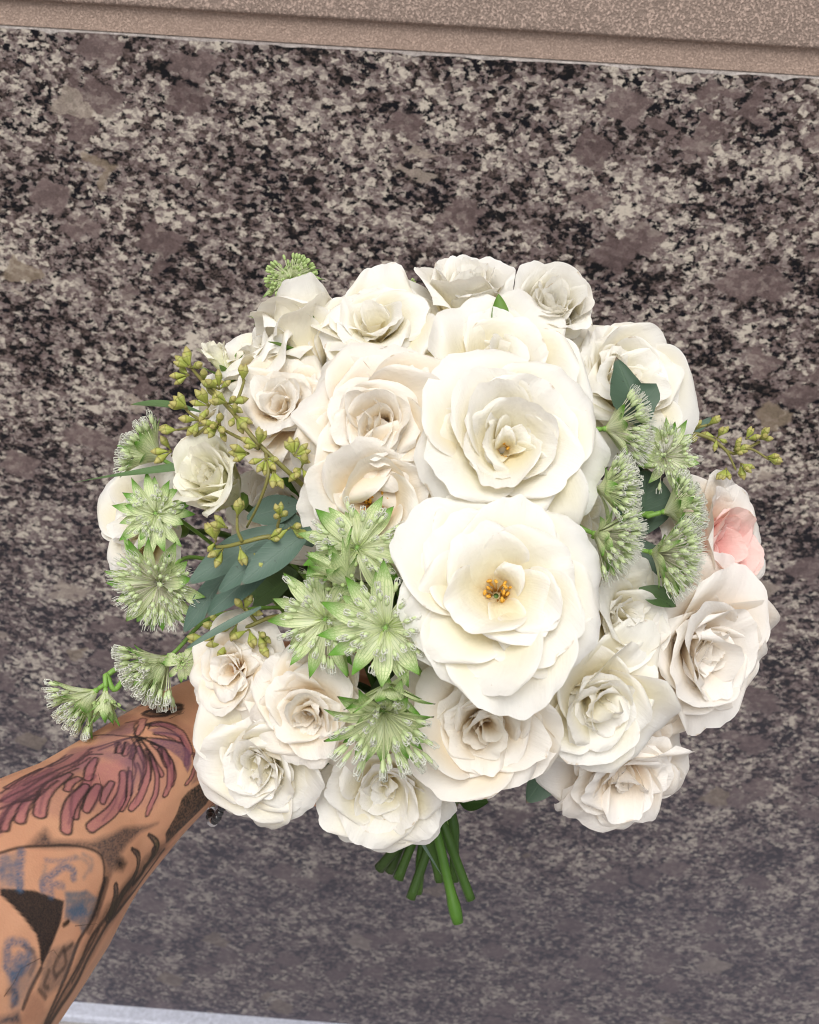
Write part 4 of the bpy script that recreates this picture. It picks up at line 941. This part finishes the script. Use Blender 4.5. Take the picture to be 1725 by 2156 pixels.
def arm_uv(co):
    """u: metres along the forearm's straight axis, w: metres round it, measured from the line that faces out"""
    A, B = np.array(list(P(-447, 2346, 0.31))), np.array(list(P(440, 1545, 0.503)))
    d = (B - A) / np.linalg.norm(B - A)
    rel = co - A
    u = rel @ d
    cz = np.array(list(CR @ Vector((0, 0, 1))))
    N = cz - d * (d @ cz); N /= np.linalg.norm(N); Bv = np.cross(d, N)
    return u, np.arctan2(rel @ Bv, rel @ N) * 0.037
TATTOO_AND_SHADE = [
 ('p',[(1084,-415),(1259,-441),(1566,-541),(1675,-404),(1796,-242),(1821,-23),(1739,97),(1571,115),(1449,-19),(1354,-50),(1252,-103),(1144,-133),(1070,-227),(966,-271),(898,-257)],(0.34,0.14,0.15),0.35,26.0),
 ('d',[(1936,-160),(1913,-47),(1865,41)],[7.8,15.6,14.8],(0.4,0.14,0.16),0.7,3.0),
 ('d',[(1868,-371),(1920,-324),(1953,-242)],[6.1,13.0,13.0],(0.4,0.14,0.16),0.7,3.0),
 ('d',[(1794,-251),(1790,-156),(1766,-58)],[6.9,15.6,15.6],(0.4,0.14,0.16),0.7,3.0),
 ('d',[(1847,-291),(1896,-211),(1916,-127)],[6.1,14.8,15.6],(0.4,0.14,0.16),0.7,3.0),
 ('d',[(1119,-325),(1044,-306),(969,-288),(918,-254)],[5.2,17.4,20.0,17.4],(0.4,0.14,0.16),0.7,3.0),
 ('d',[(1806,-126),(1773,29),(1729,91)],[8.7,14.8,13.0],(0.4,0.14,0.16),0.7,3.0),
 ('d',[(1744,-232),(1721,-138),(1709,-24)],[8.7,14.8,13.0],(0.4,0.14,0.16),0.7,3.0),
 ('d',[(1335,-470),(1233,-437),(1127,-417)],[5.2,13.9,15.6],(0.4,0.14,0.16),0.7,3.0),
 ('d',[(1352,-435),(1217,-390),(1121,-367),(1051,-357)],[6.1,15.6,18.2,17.4],(0.4,0.14,0.16),0.7,3.0),
 ('d',[(1582,-185),(1510,-95),(1418,-39)],[13.0,21.7,20.0],(0.4,0.14,0.16),0.7,3.0),
 ('d',[(1438,-293),(1310,-230),(1222,-182),(1180,-145)],[13.0,21.7,22.6,19.5],(0.4,0.14,0.16),0.7,3.0),
 ('d',[(1336,-383),(1222,-358),(1140,-330)],[8.7,19.5,19.5],(0.4,0.14,0.16),0.7,3.0),
 ('p',[(1590,-448),(1531,-478),(1385,-469),(1212,-420),(1067,-402),(885,-245),(1021,-315),(1129,-322),(1190,-318),(1380,-368),(1506,-369)],(0.44,0.155,0.175),0.55,17.4),
 ('p',[(1568,-429),(1639,-333),(1663,-224),(1631,-136),(1599,-225),(1560,-358),(1473,-346),(1283,-335),(1446,-401)],(0.2,0.095,0.145),0.55,21.7),
 ('p',[(1815,-474),(1870,-448),(1784,-374),(1724,-411),(1662,-500)],(0.2,0.095,0.145),0.6,13.0),
 ('p',[(1511,-353),(1613,-270),(1554,-188),(1373,-77),(1317,-172),(1344,-262)],(0.44,0.155,0.175),0.5,21.7),
 ('d',[(1509,-487),(1443,-483),(1368,-460)],[4.3,12.2,3.5],(0.1,0.085,0.085),0.5,2.2),
 ('d',[(1680,-378),(1639,-333)],[12.2,13.0],(0.44,0.155,0.175),0.5,2.2),
 ('d',[(1701,-343),(1645,-298)],[12.2,13.0],(0.44,0.155,0.175),0.5,2.2),
 ('d',[(1712,-310),(1654,-256)],[9.5,11.3],(0.44,0.155,0.175),0.5,2.2),
 ('d',[(1722,-276),(1667,-137),(1603,-57),(1531,-13),(1470,-1)],[13.0,21.7,21.7,28.2,23.9],(0.44,0.155,0.175),0.72,3.0),
 ('d',[(1735,-197),(1691,-67),(1630,36),(1566,86),(1526,116)],[10.8,13.9,16.5,20.8,14.8],(0.44,0.155,0.175),0.72,3.0),
 ('d',[(1801,-185),(1784,-58),(1732,54),(1667,106)],[15.2,21.7,23.9,19.5],(0.44,0.155,0.175),0.72,3.0),
 ('d',[(1365,-351),(1237,-320),(1140,-275),(1070,-227)],[13.0,23.9,23.9,22.6],(0.44,0.155,0.175),0.72,3.0),
 ('d',[(1137,-307),(1069,-291),(994,-250)],[6.5,17.4,20.0],(0.44,0.155,0.175),0.72,3.0),
 ('d',[(1406,-220),(1318,-179),(1249,-140)],[17.4,26.0,19.5],(0.44,0.155,0.175),0.72,3.0),
 ('d',[(1356,-247),(1242,-209),(1157,-167),(1095,-117)],[17.4,23.9,26.9,22.6],(0.44,0.155,0.175),0.72,5.6),
 ('d',[(1557,-209),(1473,-112),(1388,-68),(1290,-62),(1202,-63)],[17.4,28.6,33.9,31.2,26.0],(0.44,0.155,0.175),0.72,5.6),
 ('d',[(1468,-201),(1411,-171),(1354,-133)],[16.5,21.7,15.6],(0.34,0.14,0.18),0.6,3.0),
 ('d',[(1533,-371),(1468,-341),(1403,-286)],[13.0,19.5,18.2],(0.44,0.155,0.175),0.72,3.0),
 ('d',[(1369,-309),(1312,-297),(1267,-268)],[15.2,18.2,15.6],(0.44,0.155,0.175),0.72,3.0),
 ('d',[(1873,-354),(1930,-291),(1950,-179),(1935,-75),(1920,-5)],[7.8,18.2,21.7,20.8,17.4],(0.44,0.155,0.175),0.72,3.0),
 ('d',[(1935,21),(1914,96),(1856,156),(1813,172)],[6.5,13.0,15.2,13.9],(0.44,0.155,0.175),0.72,3.0),
 ('p',[(1802,-286),(1868,-214),(1908,-123),(1923,5),(1889,73),(1839,105),(1850,3),(1835,-122),(1806,-209)],(0.2,0.095,0.145),0.8,4.3),
 ('p',[(1843,-335),(1899,-302),(1933,-211),(1940,-141),(1896,-211),(1847,-291)],(0.2,0.095,0.145),0.6,5.2),
 ('d',[(1883,-411),(1838,-378),(1790,-355)],[22.6,18.2,13.0],(0.44,0.155,0.175),0.55,3.0),
 ('l',[(1568,-429),(1381,-414),(1178,-365),(1026,-364)],3.1,(0.016,0.014,0.016),0.85),
 ('l',[(1529,-401),(1350,-380),(1141,-318),(992,-336)],3.1,(0.016,0.014,0.016),0.85),
 ('l',[(1432,-372),(1233,-346),(1097,-333),(1018,-321),(928,-274),(893,-247)],3.1,(0.016,0.014,0.016),0.85),
 ('l',[(1503,-513),(1344,-467),(1169,-425),(1074,-404)],3.1,(0.016,0.014,0.016),0.85),
 ('l',[(1590,-448),(1323,-404),(1169,-386)],3.1,(0.016,0.014,0.016),0.85),
 ('l',[(1283,-335),(1127,-299),(1053,-326)],3.1,(0.016,0.014,0.016),0.85),
 ('l',[(1579,-373),(1535,-423),(1425,-400)],3.1,(0.016,0.014,0.016),0.85),
 ('l',[(1643,-231),(1606,-161),(1501,-69)],3.1,(0.016,0.014,0.016),0.85),
 ('l',[(1650,-206),(1617,-118),(1556,-61)],3.1,(0.016,0.014,0.016),0.85),
 ('l',[(1601,-216),(1522,-132),(1465,-68)],3.1,(0.016,0.014,0.016),0.85),
 ('l',[(1763,-352),(1722,-440),(1685,-564)],3.1,(0.016,0.014,0.016),0.85),
 ('l',[(1763,-352),(1683,-401),(1574,-450)],3.1,(0.016,0.014,0.016),0.85),
 ('l',[(1763,-352),(1688,-382),(1594,-411)],3.1,(0.016,0.014,0.016),0.85),
 ('l',[(1763,-352),(1721,-248),(1655,-150)],3.1,(0.016,0.014,0.016),0.85),
 ('l',[(1777,-338),(1754,-229),(1729,-143)],3.1,(0.016,0.014,0.016),0.85),
 ('l',[(1779,-330),(1806,-209),(1779,-121)],3.1,(0.016,0.014,0.016),0.85),
 ('l',[(1763,-352),(1842,-240),(1908,-123)],3.1,(0.016,0.014,0.016),0.85),
 ('l',[(1766,-343),(1833,-420),(1865,-435),(1834,-473)],3.1,(0.016,0.014,0.016),0.85),
 ('l',[(1850,-340),(1891,-358)],3.1,(0.016,0.014,0.016),0.85),
 ('l',[(1797,-302),(1727,-319),(1654,-256)],3.1,(0.016,0.014,0.016),0.85),
 ('l',[(1938,-455),(1974,-445),(1987,-374),(2042,-335),(2072,-308)],9.6,(0.016,0.014,0.016),0.85),
 ('l',[(1927,-443),(1932,-402),(1977,-346),(2016,-340)],8.5,(0.016,0.014,0.016),0.85),
 ('l',[(2018,-541),(2051,-493),(2051,-405),(2084,-326)],11.3,(0.016,0.014,0.016),0.85),
 ('l',[(1996,-466),(2042,-378)],8.5,(0.016,0.014,0.016),0.85),
 ('l',[(1941,-613),(2003,-606),(2073,-588)],7.3,(0.016,0.014,0.016),0.75),
 ('l',[(1941,-613),(2018,-595),(2112,-589)],6.2,(0.016,0.014,0.016),0.6),
 ('p',[(1804,239),(1924,279),(1986,445),(1926,505),(1759,487),(1590,439),(1593,362),(1686,307),(1749,247)],(0.03,0.026,0.024),0.88,6.1),
 ('p',[(918,-150),(994,-164),(1030,-167),(1014,-115),(1076,-69),(1155,-14),(1250,19),(1359,48),(1561,237),(1447,171),(1334,142),(1259,140),(1265,172),(1154,155),(1149,96),(1150,30),(1099,-26),(971,-109)],(0.055,0.045,0.05),0.8,17.4),
 ('p',[(1227,142),(1263,164),(1279,213),(1238,216),(1197,166)],(0.016,0.014,0.016),0.85,17.4),
 ('l',[(818,-190),(908,-153),(1027,-82),(1112,-10),(1155,50),(1142,99),(1108,139)],3.4,(0.016,0.014,0.016),0.85),
 ('l',[(1110,146),(1072,172),(971,213),(863,228),(798,259),(733,288),(653,327),(623,344)],7.3,(0.016,0.014,0.016),0.85),
 ('l',[(1112,160),(1028,204),(940,234)],19.7,(0.016,0.014,0.016),0.5),
 ('p',[(714,-98),(806,-26),(884,74),(827,115),(733,154),(668,172),(691,128),(712,83),(707,17),(695,-80)],(0.016,0.014,0.016),0.96,3.5),
 ('l',[(668,172),(603,188),(540,214)],5.6,(0.016,0.014,0.016),0.85),
 ('p',[(806,-178),(870,-156),(767,-58),(714,-98)],(0.2,0.175,0.18),0.5,8.7),
 ('l',[(882,-148),(827,-109),(767,-58)],11.3,(0.05,0.11,0.2),0.75),
 ('l',[(810,-168),(762,-132)],11.3,(0.05,0.11,0.2),0.5),
 ('l',[(931,-74),(980,-38),(1039,-9)],7.3,(0.05,0.11,0.2),0.5),
 ('l',[(840,-7),(860,-26),(915,-21),(970,-16),(999,18),(978,38)],11.3,(0.05,0.11,0.2),0.75),
 ('l',[(852,25),(879,3),(915,30)],11.3,(0.05,0.11,0.2),0.6),
 ('l',[(1045,-11),(1073,32),(1071,59),(1022,69)],5.6,(0.2,0.175,0.18),0.5),
 ('l',[(1081,2),(1101,42),(1069,74)],5.6,(0.2,0.175,0.18),0.5),
 ('l',[(909,-61),(866,-34)],5.6,(0.2,0.175,0.18),0.5),
 ('p',[(913,53),(1001,115),(1039,174),(978,203),(890,219),(896,178),(845,117)],(0.15,0.15,0.17),0.75,6.9),
 ('p',[(868,104),(960,128),(956,182),(878,145)],(0.05,0.11,0.2),0.75,13.0),
 ('p',[(547,91),(655,99),(670,147),(633,174),(529,205),(494,173)],(0.2,0.175,0.18),0.5,13.0),
 ('l',[(553,83),(601,43),(629,46),(659,82),(636,120),(594,127),(558,120),(553,83)],10.7,(0.05,0.11,0.2),0.75),
 ('l',[(618,93),(591,116)],14.1,(0.05,0.11,0.2),0.7),
 ('l',[(558,120),(547,144),(523,173)],13.0,(0.05,0.11,0.2),0.75),
 ('l',[(586,80),(583,92)],14.1,(0.05,0.11,0.2),0.5),
 ('p',[(449,170),(521,208),(512,245),(436,183)],(0.03,0.045,0.07),0.8,10.4),
 ('p',[(733,154),(831,194),(855,237),(733,288),(641,259),(626,211),(678,174)],(0.1,0.085,0.085),0.55,10.4),
 ('l',[(794,187),(740,200),(713,215),(711,247)],5.1,(0.016,0.014,0.016),0.6),
 ('l',[(788,199),(774,243),(719,245)],5.1,(0.016,0.014,0.016),0.6),
 ('l',[(627,218),(645,262)],5.1,(0.016,0.014,0.016),0.6),
 ('l',[(833,208),(788,199)],5.1,(0.016,0.014,0.016),0.6),
 ('l',[(693,201),(654,222),(667,244)],5.1,(0.016,0.014,0.016),0.6),
 ('d',[(1496,361),(1480,400),(1405,416),(1295,366)],[11.3,12.2,8.7,6.9],(0.075,0.078,0.03),0.9,3.0),
 ('d',[(1347,184),(1376,270),(1349,327),(1284,334),(1195,305),(1068,298)],[5.2,14.8,17.4,17.4,17.4,20.8],(0.075,0.078,0.03),0.9,3.0),
 ('d',[(1483,239),(1518,331),(1519,400),(1451,414),(1404,394)],[5.2,13.9,13.9,10.4,5.2],(0.075,0.078,0.03),0.9,3.0),
 ('d',[(1158,226),(1138,261),(1084,296)],[14.8,19.5,17.4],(0.075,0.078,0.03),0.9,3.0),
 ('l',[(1581,478),(1415,486),(1206,371),(1053,317),(915,329),(825,360),(726,366),(649,371)],8.5,(0.016,0.014,0.016),0.85),
 ('l',[(1049,283),(946,269),(855,295),(748,319),(632,357)],6.2,(0.016,0.014,0.016),0.85),
 ('l',[(990,281),(906,298),(792,331)],3.9,(0.016,0.014,0.016),0.85),
 ('l',[(856,138),(832,132)],5.1,(0.03,0.015,0.01),0.95),
 ('p',[(1618,510),(1406,464),(1170,367),(1013,347),(881,364),(749,377),(658,385),(610,330),(704,308),(812,282),(927,253),(1068,242),(1264,292),(1428,392),(1496,361)],(0.05,0.035,0.028),0.55,17.4),  # lower edge band: ink shading plus the arm's own shade painted in
 ('p',[(1682,480),(1496,456),(1294,384),(1097,331),(1030,266),(1188,262),(1313,296),(1548,380)],(0.05,0.037,0.03),0.5,17.4),  # second dark band, deepens the painted shade on the lower edge
 ('p',[(1148,89),(1155,163),(1108,185),(1001,243),(951,197),(1045,165),(1108,139)],(0.016,0.014,0.016),0.55,13.0),
 ('p',[(1992,-14),(1990,86),(1938,229),(1898,243),(1833,210),(1875,158),(1931,72)],(0.16,0.07,0.08),0.5,8.7),
 ('p',[(1684,-501),(1751,-359),(1718,-226),(1640,-111),(1519,-70),(1597,-261),(1647,-280),(1640,-359),(1566,-408)],(0.2,0.095,0.145),0.42,21.7),
 ('l',[(1779,-330),(1796,-242),(1818,-153),(1786,-48)],2.8,(0.016,0.014,0.016),0.85),
 ('l',[(1769,-334),(1751,-237),(1704,-139),(1639,-58)],2.8,(0.016,0.014,0.016),0.85),
 ('l',[(1761,-329),(1718,-226),(1659,-133),(1597,-85)],2.8,(0.016,0.014,0.016),0.85),
 ('l',[(1746,-348),(1704,-275),(1651,-236)],2.8,(0.016,0.014,0.016),0.85),
 ('l',[(1688,-382),(1657,-360),(1619,-338)],2.8,(0.016,0.014,0.016),0.85),
 ('l',[(1708,-354),(1669,-328),(1637,-311)],2.8,(0.016,0.014,0.016),0.85),
 ('p',[(549,219),(597,199),(635,261),(625,300),(575,297),(512,245)],(0.3,0.13,0.09),0.35,13.0),
 ('p',[(885,-245),(1041,-319),(1127,-305),(1329,-360),(1568,-429),(1650,-385),(1566,-541),(1250,-431),(1063,-396)],(0.16,0.07,0.09),0.5,17.4),
 ('p',[(1773,-626),(1866,-550),(1830,-429),(1894,-398),(1966,-291),(1978,-175),(1962,-65),(1948,49),(1992,-14),(2011,-151),(2000,-270),(1956,-357),(1906,-454),(1930,-616),(1817,-625)],(0.3,0.12,0.09),0.4,17.4),  # reddish wrist skin, partly the bouquet's shade put into the colour
 ('p',[(1949,-465),(2000,-446),(2029,-359),(2075,-300),(2042,-285),(1979,-337),(1924,-398)],(0.016,0.014,0.016),0.7,6.9),
 ('p',[(2063,-592),(2058,-457),(2097,-345),(2087,-315),(2038,-388),(2011,-506)],(0.016,0.014,0.016),0.75,6.1),
 ('l',[(1418,-212),(1340,-155),(1272,-123)],2.0,(0.14,0.06,0.08),0.55),
 ('l',[(1281,-254),(1198,-182),(1125,-131)],2.0,(0.14,0.06,0.08),0.55),
 ('l',[(1199,-315),(1126,-269),(1070,-227)],2.0,(0.14,0.06,0.08),0.55),
 ('l',[(1502,-176),(1406,-88),(1274,-56)],2.0,(0.14,0.06,0.08),0.55),
 ('l',[(1633,-127),(1569,-59),(1496,-6)],2.0,(0.14,0.06,0.08),0.55),
 ('l',[(1794,-98),(1747,-13),(1688,81)],2.0,(0.14,0.06,0.08),0.55),
 ('l',[(768,-140),(808,-132),(858,-121)],6.2,(0.05,0.11,0.2),0.45),
 ('l',[(828,-169),(802,-124),(754,-88)],6.2,(0.05,0.11,0.2),0.45),
 ('l',[(741,-119),(783,-105),(773,-66)],6.2,(0.05,0.11,0.2),0.45),
 ('l',[(907,61),(952,97),(995,117)],5.1,(0.1,0.13,0.17),0.5),
 ('l',[(896,82),(944,119),(1010,161)],5.1,(0.1,0.13,0.17),0.5),
 ('l',[(893,121),(939,147),(973,184)],5.1,(0.1,0.13,0.17),0.5),
 ('l',[(510,138),(530,145),(538,175),(504,179)],5.1,(0.03,0.045,0.07),0.45),
 ('l',[(667,107),(658,139),(619,154)],5.1,(0.03,0.045,0.07),0.45),
 ('l',[(649,79),(669,113)],5.1,(0.03,0.045,0.07),0.45),
]
def seg_dist(p, a, b):
    d = b - a; L2 = max(float(d @ d), 1e-9)
    t = np.clip(((p - a) @ d) / L2, 0, 1)
    return np.linalg.norm(p - a - t[:, None] * d, axis=1), t
def smooth_line(pts, hw=None, n=6):
    pts = np.array(pts, float)
    if len(pts) < 3: return pts, (None if hw is None else np.array(hw, float))
    q = np.array([list(v) for v in spline([(x, y, 0 if hw is None else h) for (x, y), h in zip(pts, hw if hw is not None else [0] * len(pts))], n)])
    return q[:, :2], (None if hw is None else q[:, 2])
def tattoo(co):
    """flat ink and some painted arm shade on the skin, laid out along and around the forearm (0.1 mm units)"""
    u, w = arm_uv(co)
    p = np.stack([u, w], 1) * 1e4
    # a hand-drawn line wavers a little
    wav = np.stack([np.sin(p[:, 1] / 23) + np.sin(p[:, 0] / 31 + 1), np.sin(p[:, 0] / 27) + np.sin(p[:, 1] / 19 + 2)], 1) * 1.2
    p = p + wav
    col = np.zeros((len(co), 3)); al = np.zeros(len(co))
    def lay(m, c, a):
        nonlocal col, al
        na = a + al[m] * (1 - a)
        k = np.where(na > 1e-6, a / np.maximum(na, 1e-6), 0)[:, None]
        col[m] = col[m] * (1 - k) + np.array(c) * k; al[m] = na
    for it in TATTOO_AND_SHADE:
        if it[0] == 'p':
            q, _ = np.array(it[1], float), 0
            c, a, soft = it[2:]
            m = np.where((p[:, 0] > q[:, 0].min() - soft - 5) & (p[:, 0] < q[:, 0].max() + soft + 5) & (p[:, 1] > q[:, 1].min() - soft - 5) & (p[:, 1] < q[:, 1].max() + soft + 5))[0]
            if not len(m): continue
            pm = p[m]; ins = np.zeros(len(m), bool); dist = np.full(len(m), 1e9)
            for i in range(len(q)):
                A, B = q[i], q[(i + 1) % len(q)]
                dist = np.minimum(dist, seg_dist(pm, A, B)[0])
                cr = ((A[1] > pm[:, 1]) != (B[1] > pm[:, 1])) & (pm[:, 0] < (B[0] - A[0]) * (pm[:, 1] - A[1]) / ((B[1] - A[1]) or 1e-9) + A[0])
                ins ^= cr
            sd = np.where(ins, dist, -dist)
            lay(m, c, np.clip(a * np.clip(0.5 + sd / (2 * max(soft, 2.5)), 0, 1) * (1 if a > 0.9 else 0.82 + 0.36 * np.random.default_rng(len(m)).random(len(m))), 0, 1))
        else:
            q, hw = smooth_line(it[1], it[2] if it[0] == 'd' else None)
            mx = (max(it[2]) if it[0] == 'd' else it[2]) + 14
            m = np.where((p[:, 0] > q[:, 0].min() - mx) & (p[:, 0] < q[:, 0].max() + mx) & (p[:, 1] > q[:, 1].min() - mx) & (p[:, 1] < q[:, 1].max() + mx))[0]
            if not len(m): continue
            pm = p[m]; best = np.full(len(m), 1e9)
            for i in range(len(q) - 1):
                d, t = seg_dist(pm, q[i], q[i + 1])
                best = np.minimum(best, d - ((hw[i] + (hw[i + 1] - hw[i]) * t) if hw is not None else it[2]))
            if it[0] == 'd':
                # ink packed darker and more violet towards a petal's root, stippled
                root = np.clip(1 - np.linalg.norm(pm - q[0], axis=1) / max(np.linalg.norm(q[-1] - q[0]), 1), 0, 1)[:, None]
                cc = np.array(it[3]) * (1 - 0.55 * root) + np.array((0.12, 0.06, 0.10)) * 0.55 * root
                st = 0.80 + 0.35 * np.random.default_rng(len(m)).random(len(m))
                na = np.clip(it[4] * st * np.clip(0.5 - best / 6, 0, 1), 0, 1)
                ta = na + al[m] * (1 - na); kk = np.where(ta > 1e-6, na / np.maximum(ta, 1e-6), 0)[:, None]
                col[m] = col[m] * (1 - kk) + cc * kk; al[m] = ta
                lay(m, (0.016, 0.014, 0.016), 0.88 * np.clip(1.35 - np.abs(best) / max(it[5], 6.0), 0, 1))
            else:
                soft = it[3][2] > 0.15                    # faded blue work is soft and broken
                lay(m, it[3], np.clip(it[4] * (0.45 + 0.7 * np.random.default_rng(len(m)).random(len(m))) * np.clip(0.7 - best / 14, 0, 1), 0, 1) if soft else it[4] * np.clip(0.9 - best / 7, 0, 1))
    return np.concatenate([col, al[:, None]], 1)
person = build_person()

def arm_hairs():
    rng = np.random.default_rng(9); a = Acc()
    me = person.data; n = len(me.vertices)
    for i in range(130):
        v = me.vertices[int(rng.integers(n))]
        u, w = arm_uv(np.array([list(v.co)]))
        if not (0.02 < u[0] < 0.20) or v.normal.dot(CAM_LOC - v.co) < 0.5 * (CAM_LOC - v.co).length: continue
        N = v.normal; ad = (P(440, 1545, 0.503) - P(-447, 2346, 0.31)).normalized()
        t = (ad - N * ad.dot(N) + N.cross(ad) * float(rng.normal()) * 0.6).normalized()
        L = 0.007 + 0.008 * rng.random()
        p = v.co.copy()
        a.tube([p, p + t * L * 0.4 + N * L * 0.16, p + t * L * 0.8 + N * L * 0.20, p + t * L + N * L * 0.12 + N.cross(t) * L * 0.2 * float(rng.normal())], [0.00011, 0.0001, 0.00008, 0.00004], 3)
    o = link('arm_hair', a.mesh('arm_hair', plain('hair_brown', (0.05, 0.028, 0.018), 0.5)), person); o['kind'] = 'stuff'
arm_hairs()

# ------------------------------------------------------------------ beaded bracelet on the wrist
def build_bracelet():
    M_BEAD = plain('dark_bead', (0.03, 0.03, 0.035), 0.22, 0.0, 0.2, 400.0, 0.6, 0.6)
    k = NT('silver_bead'); k.base((0.75, 0.75, 0.78), 0.2, 0.5); k.b.inputs['Metallic'].default_value = 0.9
    root, M = thing('bracelet', 'dark beaded bracelet with small silver beads on the wrist, under the white rose', 'bracelet', None, P(484, 1600, 0.503))
    Mi = M.inverted()
    def bead(mat):
        a = Acc(); a.lathe([(0.25, -0.97), (0.72, -0.70), (0.98, -0.2), (0.98, 0.2), (0.72, 0.70), (0.25, 0.97)], 10)
        return a.mesh('bead', mat)
    bd, bs = bead(M_BEAD), bead(k.m)
    n = 40; ring_pts = []
    ex = CR @ Vector((0.30, 0.95, 0.0)); ez = CR @ Vector((0.25, 0.05, 0.96))
    for i in range(n):
        a = 2 * PI * i / n
        ring_pts.append(ex * (0.0315 * math.sin(a)) + ez * (0.031 * math.cos(a)))
    for i, p in enumerate(ring_pts):
        t = (ring_pts[(i + 1) % n] - ring_pts[i - 1]).normalized()
        r = 0.0023 * (0.9 + 0.25 * ((i * 7) % 5) / 5)
        link('bead', bs if i % 5 == 2 or i % 7 == 3 else bd, root, (Mi @ Matrix.Translation(M @ p) @ frame(t, hint=(0.1, 0.2, 1)).to_4x4() @ Matrix.Diagonal((r, r, r, 1))) if False else Matrix.Translation(p) @ frame(t, hint=(0.1, 0.2, 1)).to_4x4() @ Matrix.Diagonal((r, r, r, 1)))
build_bracelet()
